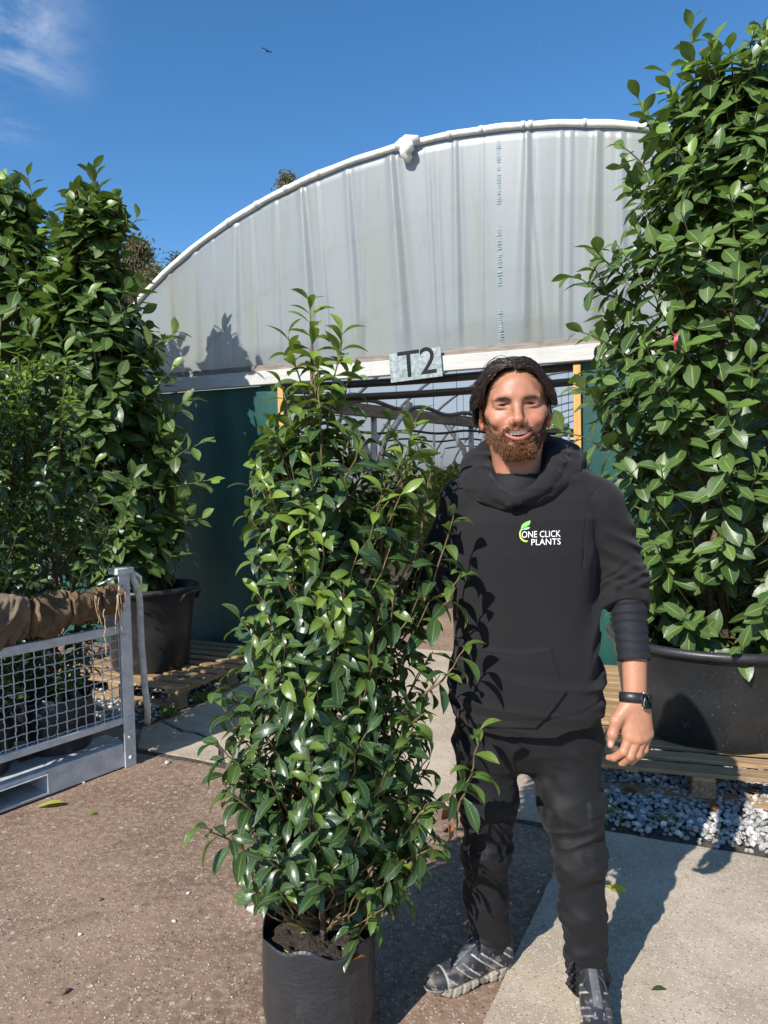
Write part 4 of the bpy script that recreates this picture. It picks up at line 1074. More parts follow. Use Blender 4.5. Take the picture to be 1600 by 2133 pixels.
def m_vcol(name, rough, spec=.5, bumps=(), sss=0.0, sheen=0.0, varsc=None, rattr=False):
    m, nt, b, out = new_mat(name); k = NT(nt); c = k.attr('col', 'Color'); p = k.pos()
    if varsc: c = k.mix(k.math('MULTIPLY', k.ramp(k.noise(p, varsc[0], 4, .65), .35, .7), varsc[1]), c, varsc[2], varsc[3] if len(varsc) > 3 else 'MIX')
    k.put(b.inputs['Base Color'], c); b.inputs['Roughness'].default_value = rough; b.inputs['Specular IOR Level'].default_value = spec
    if sss: b.inputs['Subsurface Weight'].default_value = sss; b.inputs['Subsurface Radius'].default_value = (1, .35, .2); b.inputs['Subsurface Scale'].default_value = .008
    if sheen: b.inputs['Sheen Weight'].default_value = sheen; b.inputs['Sheen Roughness'].default_value = .5
    h = None
    for sc, am in bumps:
        n = k.math('MULTIPLY', k.noise(p, sc, 4), am); h = n if h is None else k.math('ADD', h, n)
    if h is not None: k.put(b.inputs['Normal'], k.bump(h, .5, .004))
    return m
MAT['skin'] = m_vcol('skin', .42, .4, ((380, .35), (90, .3)), .12, varsc=(45, .25, (.78, .55, .5), 'MULTIPLY'))
MAT['hoodie'] = m_vcol('charcoal_sweatshirt', .95, .15, ((900, .35), (55, .5)), sheen=.06, varsc=(30, .3, (.8, .8, .82), 'MULTIPLY'))
MAT['trouser'] = m_vcol('black_softshell', .72, .25, ((700, .2), (60, .5)), sheen=.02)
MAT['shoe'] = m_vcol('worn_trainer', .55, .4, ((300, .5), (70, .4)), varsc=(60, .35, (.6, .55, .5), 'MULTIPLY'))
man = empty('person', (0.40, 1.98, 0), 'smiling bearded man in black hoodie and trousers beside the tall plant', 'person')
MOFF = np.array(world_of(man))
def part(name, fld, mat, colf, parent=None, fix=None):
    V, Q = fld.mesh()
    if fix is not None: V = fix(V)
    par = parent or man
    me = mesh_np(name, V - np.array(world_of(par)), Q, MAT[mat], True, None, None, {'col': colf(V)})
    return link(name, me, par), V, Q
def const(c):
    return lambda V: np.tile(np.array(c, float), (len(V), 1))
# ------------------------------------------------------------------ head (local frame: face towards -Y, eyes at the origin height)
HS = 1.08
HC = np.array(P(1072, 846, 1.90)) + np.array([0, 0, 0.0])
_hr = Matrix.Rotation(math.radians(-7), 3, 'Z') @ Matrix.Rotation(math.radians(-1.6), 3, 'Y') @ Matrix.Rotation(math.radians(3), 3, 'X')
HR = np.array(_hr)
def head_w(V): return (np.asarray(V) * HS) @ HR.T + HC
hf = Field((-.115, -.155, -.27), (.115, .135, .15), .0021)
hf.ell((0, .012, .032), (.077, .098, .090), 0)
hf.ell((0, -.028, .008), (.067, .066, .088), .02)
hf.ell((0, -.026, -.052), (.058, .060, .055), .03)
hf.ell((0, -.040, -.074), (.044, .050, .044), .02)
hf.ell((0, -.072, -.100), (.030, .026, .024), .02)
for s_ in (-1, 1):
    hf.cap((s_ * .055, .012, -.052), (s_ * .022, -.064, -.106), .016, .014, .025)
    hf.ell((s_ * .050, -.050, -.018), (.024, .026, .018), .018)
    hf.ell((s_ * .041, -.071, -.036), (.022, .018, .017), .014)
    hf.cap((s_ * .014, -.091, .0165), (s_ * .046, -.077, .0155), .009, .010, .014)
hf.ell((0, -.082, .030), (.038, .016, .03), .02)
for s_ in (-1, 1):
    hf.ell((s_ * .032, -.1015, .0015), (.019, .014, .0105), .012, 'sub')
    hf.ell((s_ * .034, -.0765, .0005), (.0185, .0135, .0125), .006)
hf.cap((0, -.089, .012), (0, -.113, -.033), .0075, .0105, .012)
hf.ell((0, -.115, -.036), (.0115, .0105, .0100), .006)
for s_ in (-1, 1):
    hf.ell((s_ * .0145, -.1015, -.0405), (.0085, .0115, .0085), .006)
hf.cap((0, -.110, -.045), (0, -.098, -.050), .0055, .005, .004)
hf.ell((0, -.084, -.063), (.034, .022, .022), .016)
for s_ in (-1, 1):
    hf.ell((s_ * .0068, -.1075, -.0495), (.0036, .0058, .0040), .003, 'sub')
    hf.cap((s_ * .020, -.104, -.034), (s_ * .036, -.0905, -.058), .0028, .0028, .007, 'sub')     # smile fold
    hf.cap((s_ * .050, -.0775, -.0015), (s_ * .062, -.064, -.008), .0011, .0009, .003, 'sub')    # crow's feet
    hf.cap((s_ * .022, -.0905, -.0125), (s_ * .046, -.081, -.0105), .0011, .0011, .003, 'sub')   # fold under the eye
ZU = lambda x: -.0615 + .0045 * (x / .033) ** 2
ZL = lambda x: -.0758 + .0165 * (x / .033) ** 2
YM = lambda x: -.1045 + .0150 * (x / .033) ** 2
xs_ = np.linspace(-.033, .033, 15)
for i in range(14):
    a, b = xs_[i], xs_[i + 1]
    ra = lambda x, r: r * (1 - .75 * (abs(x) / .034) ** 2) + .0008
    hf.cap((a, YM(a) + .001, ZU(a) + .0026), (b, YM(b) + .001, ZU(b) + .0026), ra(a, .0034), ra(b, .0034), .003)
    hf.cap((a, YM(a) + .001, ZL(a) - .0036), (b, YM(b) + .001, ZL(b) - .0036), ra(a, .0048), ra(b, .0048), .003)
sl, X, Y, Z = hf.win((-.034, -.13, -.085), (.034, -.07, -.05))
dm = np.maximum(np.maximum(Z - (-.0615 + .0045 * (X / .033) ** 2), (-.0758 + .0165 * (X / .033) ** 2) - Z), Y + .085)
hf.op(sl, dm, .0015, 'sub')
for s_ in (-1, 1):                                                   # nearly closed, squinting lids
    hf.ell((s_ * .0325, -.094, -.0005), (.0155, .0120, .0027), .0014, 'sub', np.array(Matrix.Rotation(s_ * .10, 3, 'Y')))
    # ears
    hf.ell((s_ * .081, .012, -.020), (.0075, .019, .031), .006, 'add', np.array(Matrix.Rotation(s_ * .38, 3, 'Z')))
    hf.ell((s_ * .080, .006, -.047), (.0065, .010, .011), .006)
    hf.ell((s_ * .087, .004, -.016), (.0050, .0105, .0180), .003, 'sub')
hf.cap((0, .018, -.08), (0, .030, -.27), .056, .062, .03)
hf.cap((-.03, -.005, -.1), (-.012, -.02, -.26), .026, .02, .03); hf.cap((.03, -.005, -.1), (.012, -.02, -.26), .026, .02, .03)
HV, HQ = hf.mesh()
def sd_beard(V):
    """1 where the beard grows (head frame)"""
    x, y, z = np.abs(V[:, 0]), V[:, 1], V[:, 2]
    line = np.interp(x, [0, .012, .026, .036, .044, .052, .060, .068, .08], [-.0515, -.0515, -.053, -.061, -.066, -.064, -.054, -.034, -.016])
    m = smooth(0.004, -0.006, z - line) * smooth(.034, .016, y) * smooth(.0765, .0735, x) * np.where((x > .066) & (z > -.065), smooth(.004, -.008, y), 1.0)
    lip = smooth(1.02, .9, np.sqrt((x / .036) ** 2 + ((z + .0685) / .0145) ** 2)) * (y < -.06)
    soul = smooth(1.1, .6, np.sqrt(((x - .017) / .012) ** 2 + ((z + .087) / .007) ** 2)) * (y < -.06) * .8
    neck = smooth(-.128, -.112, z) 
    neck = np.where(y > -.035, smooth(-.094, -.078, z), np.where(y > -.055, smooth(-.112, -.096, z), neck))
    return m * (1 - lip) * (1 - soul) * neck
def head_col(V):
    x, y, z = V[:, 0], V[:, 1], V[:, 2]; ax_ = np.abs(x)
    c = np.tile(np.array([.375, .175, .106]), (len(V), 1))
    def blend(m, colr):
        nonlocal c
        c = c * (1 - m[:, None]) + np.array(colr) * m[:, None]
    cheek = np.exp(-((ax_ - .043) / .022) ** 2 - ((z + .03) / .02) ** 2) * (y < -.03); blend(cheek * .6, (.44, .16, .105))
    nose = np.exp(-(x / .014) ** 2 - ((z + .036) / .014) ** 2) * (y < -.09); blend(nose * .6, (.45, .165, .11))
    ear = smooth(.076, .082, ax_); blend(ear * .65, (.42, .12, .085))
    lipm = np.maximum(np.exp(-((z - ZU(x) - .0022) / .0030) ** 4), np.exp(-((z - ZL(x) + .0040) / .0050) ** 4)) * smooth(.034, .030, ax_) * (y < -.085); blend(lipm * .9, (.38, .11, .095))
    lid = np.exp(-((ax_ - .033) / .017) ** 2 - ((z - .0085) / .006) ** 2) * (y < -.06); blend(lid * .35, (.36, .18, .12))
    lash = np.exp(-((ax_ - .033) / .0145) ** 4) * np.exp(-((z - .0026 + .25 * (ax_ - .033) * 0) / .0016) ** 2) * (y < -.07); blend(lash * .85, (.035, .018, .012))
    mouth = (y > -.094) & (z < -.055) & (z > -.085) & (ax_ < .034) & (y < -.07); blend(mouth.astype(float), (.10, .02, .018))
    blend(sd_beard(V) * .82, (.13, .055, .026))
    scalp = smooth(.0, .012, z - np.interp(ax_, [0, .03, .055, .072, .08, .1], [.072, .070, .050, .012, -.01, -.02])); scalp = np.maximum(scalp, smooth(.02, .035, y) * smooth(-.09, -.07, z)); blend(scalp, (.03, .018, .012))
    blend(np.exp(-((ax_ - .031) / .017) ** 2) * np.exp(-((z - .0140) / .0045) ** 2) * (y < -.05) * .40, (.12, .06, .035))
    return c
# arm and hand join the same body mesh below
def arm_pt(u, v, y): return np.array(P(u, v, y))
YH = 1.80
ff = Field((.52, 1.73, .735), (.73, 1.90, 1.15), .0018)
W0, W1 = arm_pt(1321, 1345, 1.846), arm_pt(1323, 1462, YH + .005)
ff.cap(W0, W1, .033, .0285, .0, sq=1.12)
kn = {'i': (1311, 1535, YH - .014), 'm': (1327, 1539, YH - .018), 'r': (1340, 1535, YH - .012), 'p': (1350, 1527, YH - .002)}
for (k_, wu), r_ in zip((('i', 1310), ('m', 1321), ('r', 1331), ('p', 1339)), (.0160, .0155, .0150, .0140)):
    ff.cap(arm_pt(wu, 1468, YH + .004), arm_pt(*kn[k_]), .0185, r_, .016)
    q = kn[k_]; ff.ell(arm_pt(q[0], q[1], q[2] - .002), .0125, .006)
ff.ell(arm_pt(1318, 1505, YH + .010), (.036, .017, .040), .012)
fing = {'i': ((1299, 1566, YH - .020), (1279, 1578, YH - .006), (1268, 1578, YH + .006)), 'm': ((1313, 1575, YH - .022), (1296, 1589, YH - .002), (1289, 1583, YH + .014)),
        'r': ((1328, 1571, YH - .016), (1314, 1587, YH + .004), (1310, 1578, YH + .019)), 'p': ((1342, 1561, YH - .006), (1331, 1576, YH + .010), (1327, 1568, YH + .022))}
for k_, rr_ in (('i', (.0132, .0112, .0100, .0080)), ('m', (.0132, .0112, .0102, .0086)), ('r', (.0126, .0108, .0098, .0084)), ('p', (.0112, .0096, .0088, .0076))):
    pts_ = [arm_pt(*kn[k_])] + [arm_pt(*a) for a in fing[k_]]
    fr = Field(ff.lo, ff.lo + (ff.n - 1) * ff.h, ff.h); fr.f = np.full(ff.n, 1.0, np.float32)
    fr.chain(pts_, rr_, .002); fr.ell(pts_[1], rr_[1] * 1.07, .003)
    d = fr.f; k2 = .0022; h_ = np.clip(.5 + .5 * (ff.f - d) / k2, 0, 1); ff.f = ff.f * (1 - h_) + d * h_ - k2 * h_ * (1 - h_)
th_ = [arm_pt(1302, 1478, YH), arm_pt(1284, 1502, YH - .010), arm_pt(1276, 1530, YH - .014), arm_pt(1272, 1552, YH - .012)]
ff.chain(th_, (.020, .0155, .0118, .0088), .009); ff.ell(th_[2], .0125, .004)
ff.cap(arm_pt(1299, 1490, YH + .004), arm_pt(1303, 1525, YH - .002), .016, .010, .014)
for a, b in (((1318, 1490), (1330, 1528)), ((1328, 1492), (1342, 1525))):
    ff.cap(arm_pt(a[0], a[1], YH - .0185), arm_pt(b[0], b[1], YH - .024), .0026, .0026, .005)
# thumb nail groove
FV, FQ = ff.mesh()
def hand_col(V):
    c = np.tile(np.array([.385, .188, .112]), (len(V), 1)); z = V[:, 2]
    for k_ in kn:
        for q, r_ in ((kn[k_], .014), (fing[k_][0], .012)):
            m = np.exp(-(np.sum((V - arm_pt(*q)) ** 2, 1)) / r_ ** 2)[:, None]; c = c * (1 - .5 * m) + np.array([.44, .18, .115]) * .5 * m
    n = np.exp(-(np.sum(((V - arm_pt(1272, 1549, YH - .021)) / np.array([.006, .006, .0075])) ** 2, 1)))[:, None]; c = c * (1 - n) + np.array([.7, .45, .38]) * n
    m = smooth(.0, .05, np.minimum(1, (z - 1.0) / .1))[:, None]; c = c * (1 - .12 * m)
    return c
# torso, legs, far arm: the body under the clothes
SH_L, EL_L, WR_L = arm_pt(1238, 1045, 1.93), arm_pt(1302, 1232, 1.91), arm_pt(1319, 1330, 1.855)
SH_R, EL_R, WR_R = arm_pt(972, 1048, 1.95), np.array((.10, 2.02, 1.13)), np.array((-.06, 1.99, 1.02))
bf = Field((-.20, 1.72, .02), (.78, 2.22, 1.62), .010)
bf.loft([(P(1100, 1540, 1.96).z, .385, 1.975, .13, .10), (P(1100, 1400, 1.95).z, .38, 1.965, .15, .10), (P(1100, 1150, 1.93).z, .375, 1.945, .165, .10), (P(1100, 1040, 1.92).z, .37, 1.945, .12, .08)], .02)
bf.chain([SH_L, EL_L, WR_L], (.034, .032, .026), .01); bf.chain([SH_R, EL_R, WR_R], (.034, .032, .026), .01)
for d_ in ((-.05, -.03, -.05), (-.06, -.01, -.055), (-.062, .012, -.05), (-.055, .03, -.045), (-.01, -.04, -.04)):
    bf.cap(WR_R + np.array(d_) * .5, WR_R + np.array(d_) * 1.5, .013, .010, .006)
bf.cap(SH_L, SH_R, .034, .034, .02)
HIP_R, KN_R, AN_R = arm_pt(1018, 1570, 1.985), arm_pt(1012, 1765, 2.0), arm_pt(1018, 1965, 2.085)
HIP_L, KN_L, AN_L = arm_pt(1172, 1580, 1.965), arm_pt(1209, 1790, 1.90), arm_pt(1226, 2045, 1.925)
bf.chain([HIP_R, KN_R, AN_R], (.07, .045, .035), .02); bf.chain([HIP_L, KN_L, AN_L], (.075, .045, .035), .02)
BV, BQ = bf.mesh()
Vh = head_w(HV)
Vall = np.concatenate([Vh, FV, BV]) - MOFF
Qall = np.concatenate([HQ, FQ + len(Vh), BQ + len(Vh) + len(FV)])
Call = np.concatenate([head_col(HV), hand_col(FV), np.tile(np.array([.56, .32, .21]), (len(BV), 1))])
body = link('body', mesh_np('body', Vall, Qall, MAT['skin'], True, None, None, {'col': Call}), man)
# eyes, teeth
MAT['eye'] = m_vcol('eye', .2, .25)
for s_ in (-1, 1):
    c = np.array([s_ * .0328, -.0752, -.0005]); n, m = 20, 14; V = []; 
    for i in range(m + 1):
        for j in range(n):
            a, b = math.pi * i / m, 2 * math.pi * j / n; V.append(c + .0125 * np.array([math.sin(a) * math.cos(b), -math.cos(a), math.sin(a) * math.sin(b)]))
    V = np.array(V); Q = [[i * n + j, i * n + (j + 1) % n, (i + 1) * n + (j + 1) % n, (i + 1) * n + j] for i in range(m) for j in range(n)]
    d = np.hypot(V[:, 0] - c[0] + .0006, V[:, 2] - c[2]); fr_ = (V[:, 1] < c[1])
    ec = np.tile(np.array([.40, .35, .32]), (len(V), 1)); ec[(d < .0063) & fr_] = (.03, .02, .014); ec[(d < .0028) & fr_] = (.004, .004, .004)
    link('eye', mesh_np('eye', head_w(V) - MOFF, np.array(Q), MAT['eye'], True, None, None, {'col': ec}), man)
MAT['tooth'] = simple('tooth', (.72, .66, .56), rough=.25)
tA = np.zeros((9, 73, 3)); bnd = np.array([-.0262, -.0196, -.0122, -.0045, .0041, .0118, .0192, .0258])
for a in range(73):
    x = lerp(-.0285, .0285, a / 72); g = float(np.exp(-(np.min(np.abs(bnd - x)) / .0007) ** 2)); cr_ = .0012 * (1 - g) - .0006 * abs(x) / .028
    for b in range(9):
        f = b / 8; tA[b, a] = (x, -.0985 + .013 * (x / .03) ** 2 + .0011 * g + .0012 * f, lerp(-.0570, -.0700 - cr_, f) + .0035 * (x / .03) ** 2)
tm = MB(); tm.grid(tA); tV = np.concatenate(tm.v)
link('teeth', mesh_np('teeth', head_w(tV) - MOFF, np.concatenate(tm.q), MAT['tooth'], True), man)
# ------------------------------------------------------------------ hair
def ribbons(strands, w0, w1, wob=None):
    """strands: list of (k,3) polylines in head frame -> thin three-sided blades"""
    Vs, Qs, n = [], [], 0; rs = np.random.RandomState(5)
    for p in strands:
        p = np.asarray(p); k = len(p); t = unit(np.gradient(p, axis=0)); s = np.cross(t, np.array([0, -1.0, .15]) + rs.normal(size=3) * .5); s = unit(s); o = unit(np.cross(s, t))
        w = np.linspace(w0, w1, k)[:, None]
        a, b, c = p + s * w, p - s * w, p + o * w * .9
        V = np.stack([a, b, c], 1).reshape(-1, 3); Vs.append(V)
        i = np.arange(k - 1)[:, None] * 3
        for x, y in ((0, 1), (1, 2), (2, 0)): Qs.append(np.concatenate([i + x, i + y, i + 3 + y, i + 3 + x], 1) + n)
        n += len(V)
    return np.concatenate(Vs), np.concatenate(Qs)
rh = np.random.RandomState(12); strands = []
def hair_pt(side, th, y, lay, lift):
    yy = (y - .005) / .108; sec = math.sqrt(max(.03, 1 - min(1, yy * yy) ** 1.15))
    a_o, b_o = .097 * (.45 + .55 * sec), .046 + .078 * (.42 + .58 * sec)
    a_i, b_i = .076 * (.45 + .55 * sec), .040 + .062 * (.30 + .70 * sec)
    a, b = lerp(a_i, a_o, lay), lerp(b_i, b_o, lay)
    b = b + lift
    return np.array([-.004 + side * a * math.sin(th), y, b * math.cos(th) + .0])
for i in range(3000):
    side = -1 if i % 2 else 1; y0 = rh.uniform(-.088, .098); lay = rh.rand() ** .7; cl_ = math.sin(y0 * 260 + side) * .5
    th0 = abs(rh.normal()) * .30 + .02; th1 = rh.uniform(1.36, 1.62) if rh.rand() < .8 else rh.uniform(1.0, 1.5)
    if y0 > .03: th1 += .35
    if y0 < -.06: lay = .35 + .65 * lay
    if y0 < -.06 and rh.rand() < .5: th0 = rh.uniform(.02, .25)
    drift = rh.uniform(.012, .045) if y0 < .05 else rh.uniform(-.02, .01); ph = rh.uniform(0, 6.28); pts_ = []
    for k_ in range(10):
        f = k_ / 9; th = lerp(th0, th1, f); y = y0 + drift * f ** 1.3 + .003 * math.sin(f * 7 + ph + cl_)
        l2 = lay * (.25 + .75 * min(1, f * 4 + (.4 if th0 > .2 else 0))) + .05 * math.sin(f * 9 + cl_ * 6)
        q = hair_pt(side, th, y, l2, .004 * math.sin(f * 5 + cl_ * 3) * (1 - f))
        if f > .75: q[0] += side * (.010 * (f - .75) / .25) * (1 if lay > .5 else -.5); 
        pts_.append(q)
    strands.append(np.array(pts_))
# short hair on the back and nape
for i in range(900):
    a = rh.uniform(-2.3, 2.3); z = rh.uniform(-.075, .07); r = .093
    p0 = np.array([.084 * math.sin(a), .012 + .103 * math.cos(a), z])
    if p0[1] < .045 or (z < -.02 and p0[1] < .07): continue
    pts_ = [p0 + np.array([0, .002, -.012 * k_]) * 1.0 + np.array([.003 * math.sin(a) * k_, .002 * k_, 0]) * (.5 if z < -.03 else 1) for k_ in range(5)]; strands.append(np.array(pts_))
for i in range(12):                                                    # flyaways
    s0 = strands[rh.randint(3000)].copy(); s0 = s0 + (s0 - np.array([0, 0, .0])) * np.linspace(.0, 1, len(s0))[:, None] * 0 + np.array([0, 0, 1.0]) * (.020 * np.sin(np.linspace(0, 3.1, len(s0))))[:, None] * rh.uniform(.4, 1.1) + np.array([rh.normal() * .006, 0, 0]); strands.append(s0)
hV, hQ = ribbons(strands, .0011, .0005)
# a close cap so that no scalp shows between the strands
cf = Field((-.12, -.12, -.10), (.12, .13, .15), .003)
cf.ell((0, .016, .030), (.0805, .100, .0925), 0); cf.ell((0, .02, .015), (.084, .098, .09), .01)
X, Y, Z = cf.grid()
face = np.interp(np.abs(X), [0, .03, .055, .072, .08, .1], [.070, .068, .050, .012, -.01, -.03]) - Z
face = np.where(Y > .0, np.minimum(face, -.012 - Z + (.02 - Y) * 1.2 - .02), face)
cf.f = np.maximum(cf.f, np.where(Y < .022, np.maximum(face, .004 - Z), np.maximum(-.075 - Z, (.06 - Y) * .8 - .004 - Z)).astype(np.float32))
cV, cQ = cf.mesh()
def m_hair(name, c1, c2, rough):
    m, nt, b, out = new_mat(name); k = NT(nt); p = k.pos((1, 1, .3))
    k.put(b.inputs['Base Color'], k.mix(k.ramp(k.noise(p, 420, 3), .35, .7), c1, c2)); b.inputs['Roughness'].default_value = rough; b.inputs['Specular IOR Level'].default_value = .45
    return m
MAT['hair'] = m_hair('dark_brown_hair', (.009, .0055, .004), (.05, .028, .018), .30)
MAT['brow'] = m_hair('brown_brow', (.05, .026, .015), (.12, .065, .035), .5)
MAT['beard'] = m_hair('auburn_beard', (.045, .018, .008), (.30, .13, .05), .42)
link('hair', mesh_np('hair', np.concatenate([head_w(cV), head_w(hV)]) - MOFF, np.concatenate([cQ, hQ + len(cV)]), MAT['hair'], True), man)
# beard and brows grown from the skin
def skin_strands(mask, n, l0, l1, dirf, seed, segs=5):
    rs = np.random.RandomState(seed); w = mask(HV); idx = np.flatnonzero(w > .25); pr = w[idx] / w[idx].sum(); pick = rs.choice(idx, n, p=pr)
    tri = HV[HQ]; nrm = np.zeros_like(HV); fn = np.cross(tri[:, 2] - tri[:, 0], tri[:, 3] - tri[:, 1])
    for c_ in range(4): np.add.at(nrm, HQ[:, c_], fn)
    nrm = unit(nrm); out = []
    for i in pick:
        p = HV[i] + rs.normal(size=3) * .0012; nn = nrm[i]; d = dirf(p, nn, rs); L = rs.uniform(l0, l1) * (.5 + .5 * w[i])
        st = [p - nn * .001]; 
        for k_ in range(segs - 1):
            dd = unit(nn * (.75 - .16 * k_) + d * (.5 + .3 * k_) + rs.normal(size=3) * .16); st.append(st[-1] + dd * L / (segs - 1))
        out.append(np.array(st))
    return out
def bdir(p, n, rs):
    d = np.array([p[0] * .6, -.25, -1.0]) + rs.normal(size=3) * .3
    if p[2] < -.095: d = np.array([p[0] * -2.0, -.45, -.9]) + rs.normal(size=3) * .35
    if p[2] > -.060 and abs(p[0]) < .04 and p[1] < -.08: d = np.array([p[0] * 16, -.1, -.55]) + rs.normal(size=3) * .25
    return unit(d)
def blen(V): return sd_beard(V)
def bmask_long(V): return sd_beard(V) * smooth(-.080, -.105, V[:, 2]) * smooth(.042, .026, np.abs(V[:, 0])) * smooth(-.02, -.05, V[:, 1])
def bmask_short(V): return sd_beard(V) * (1 - .0 * V[:, 2])
def bmask_mou(V): return sd_beard(V) * (V[:, 2] > -.063) * (np.abs(V[:, 0]) < .042) * (V[:, 1] < -.07)
bs_ = skin_strands(bmask_short, 5600, .004, .009, bdir, 3) + skin_strands(bmask_long, 3400, .012, .023, bdir, 4) + skin_strands(bmask_mou, 500, .004, .008, bdir, 6)
bV, bQ = ribbons(bs_, .00055, .0003)
link('beard', mesh_np('beard', head_w(bV) - MOFF, bQ, MAT['beard'], True), man)
for s_ in (-1, 1):
    mk = lambda V: np.exp(-((V[:, 0] * s_ - .031) / .0165) ** 4) * np.exp(-((V[:, 2] - .0105 - .0045 * np.cos((V[:, 0] * s_ - .034) * 70)) / .0028) ** 2) * (V[:, 1] < -.05)
    es = skin_strands(mk, 170, .005, .009, lambda p, n, rs: unit(np.array([s_ * 1.0, .25, .28 - 8 * max(0, abs(p[0]) - .03)]) + rs.normal(size=3) * .12), 9 + s_)
    eV, eQ = ribbons(es, .00055, .00025); link('eyebrow', mesh_np('eyebrow', head_w(eV) - MOFF, eQ, MAT['brow'], True), man)
# ------------------------------------------------------------------ shirt under the hoodie
NB = head_w(np.array([[0, .02, -.17]]))[0]
sf = Field((.10, 1.72, 1.05), (.74, 2.16, 1.56), .004)
cN = np.array(P(1081, 985, 1.905)); sf.ell(cN + np.array([0, .03, -.11]), (.125, .115, .115), 0); sf.ell(cN + np.array([0, .015, -.03]), (.082, .082, .055), .03)
# sleeve of the shirt
SL0, SL1 = arm_pt(1306, 1236, 1.895), arm_pt(1321, 1376, 1.832)
def sl_disp(t, x, y, z):
    w = t * 12 + .6 * vnoise(x * 30 + 5, y * 30, t * 6)
    return (.0024 * np.sin(w * 2 * math.pi * .62) * np.clip(1.15 - t, 0, 1) + .002 * (t > .93))
X, Y, Z = sf.grid()
sf.f = np.maximum(sf.f, -(np.sqrt((X - cN[0]) ** 2 + ((Y - cN[1] - .012) * 1.0) ** 2) - .066 - np.clip((cN[2] - Z - .0) * .10, -.01, .02)).astype(np.float32) * (Z > cN[2] - .045) + (-1.0) * (Z <= cN[2] - .045))
part('shirt', sf, 'trouser', const((.0085, .009, .011)))
slf = Field((.52, 1.74, .97), (.76, 1.98, 1.32), .0022)
slf.cap(SL0, SL1, .0475, .0405, 0, sq=1.06, disp=sl_disp)
axd = SL1 - SL0; L_ = np.linalg.norm(axd); axd = axd / L_; X, Y, Z = slf.grid(); tt = (X - SL1[0]) * axd[0] + (Y - SL1[1]) * axd[1] + (Z - SL1[2]) * axd[2]
slf.f = np.maximum(slf.f, tt.astype(np.float32)); q_ = np.sqrt(np.maximum(0, (X - SL1[0]) ** 2 + (Y - SL1[1]) ** 2 + (Z - SL1[2]) ** 2 - tt ** 2)); slf.f = np.maximum(slf.f, -(np.maximum(q_ - .0365, -tt - .02)).astype(np.float32))
part('sleeve', slf, 'trouser', const((.0105, .0115, .0155)))
# ------------------------------------------------------------------ hoodie
of = Field((.05, 1.62, .80), (.80, 2.24, 1.62), .0036)
def trow(v, ul, ur, y, ry):
    a, b = P(ul, v, y), P(ur, v, y); return ((a.z + b.z) / 2, (a.x + b.x) / 2, y, (b.x - a.x) / 2, ry)
of.loft([trow(1545, 975, 1238, 1.955, .112), trow(1515, 950, 1246, 1.955, .124), trow(1470, 942, 1250, 1.950, .134), trow(1420, 940, 1250, 1.945, .138), trow(1350, 946, 1242, 1.940, .137), trow(1250, 946, 1236, 1.935, .135), trow(1150, 942, 1236, 1.93, .135), trow(1080, 945, 1236, 1.928, .126), trow(1040, 968, 1225, 1.928, .105), trow(1010, 1000, 1190, 1.93, .085)], 0, 2.5)
of.cap(np.array(P(1030, 1000, 1.94)), arm_pt(962, 1040, 1.945), .060, .056, .04); of.cap(np.array(P(1140, 995, 1.93)), arm_pt(1243, 1043, 1.925), .062, .060, .04)
# sleeves
def up_disp(t, x, y, z):
    m = smooth(.45, .8, t); w = t * 11 + x * 26 + .8 * vnoise(x * 22, y * 22, t * 5)
    return m * .0062 * np.sin(w * 2 * math.pi * .55) + (1 - m) * .004 * np.sin(x * 60 + t * 9)
of.cap(arm_pt(1245, 1050, 1.93), arm_pt(1292, 1190, 1.935), .066, .064, .025)
of.cap(arm_pt(1288, 1180, 1.935), arm_pt(1302, 1238, 1.905), .063, .060, .012, disp=lambda t, x, y, z: .0055 * np.sin((t * 3.2 + x * 14 + .5 * vnoise(x * 25, y * 25, t * 3)) * 6.28))
of.cap(arm_pt(1302, 1235, 1.905), arm_pt(1305, 1246, 1.895), .0565, .0555, .006)
of.chain([SH_R + np.array([.0, 0, .0]), EL_R, EL_R * .45 + WR_R * .55], (.062, .055, .047), .03)
X, Y, Z = of.grid()
# sleeve mouth cut
eA = arm_pt(1302, 1235, 1.905); eB = arm_pt(1306, 1262, 1.885); ed = (eB - eA) / np.linalg.norm(eB - eA)
tt = (X - eB[0]) * ed[0] + (Y - eB[1]) * ed[1] + (Z - eB[2]) * ed[2]; cut = np.maximum(tt, np.sqrt((X - eB[0]) ** 2 + (Y - eB[1]) ** 2 + (Z - eB[2]) ** 2) - .12); of.f = np.where((X > .576) & (Z > 1.06), np.maximum(of.f, tt), of.f)
# hem: lower in the middle of the front, lifted at his left hip
hem = np.interp(X, [.16, .22, .30, .42, .50, .57, .62], [P(950, 1478, 1.95).z, P(962, 1505, 1.9).z, P(1010, 1528, 1.85).z, P(1120, 1530, 1.83).z, P(1180, 1518, 1.84).z, P(1225, 1490, 1.87).z, P(1250, 1450, 1.94).z])
hem = hem + np.where(Y > 1.95, .02, 0)
hd = (hem - Z) * .8
incore = (X > .12) & (X < .66) & (Z < 1.02)

of.f = np.where(incore, np.maximum(of.f, hd), of.f)
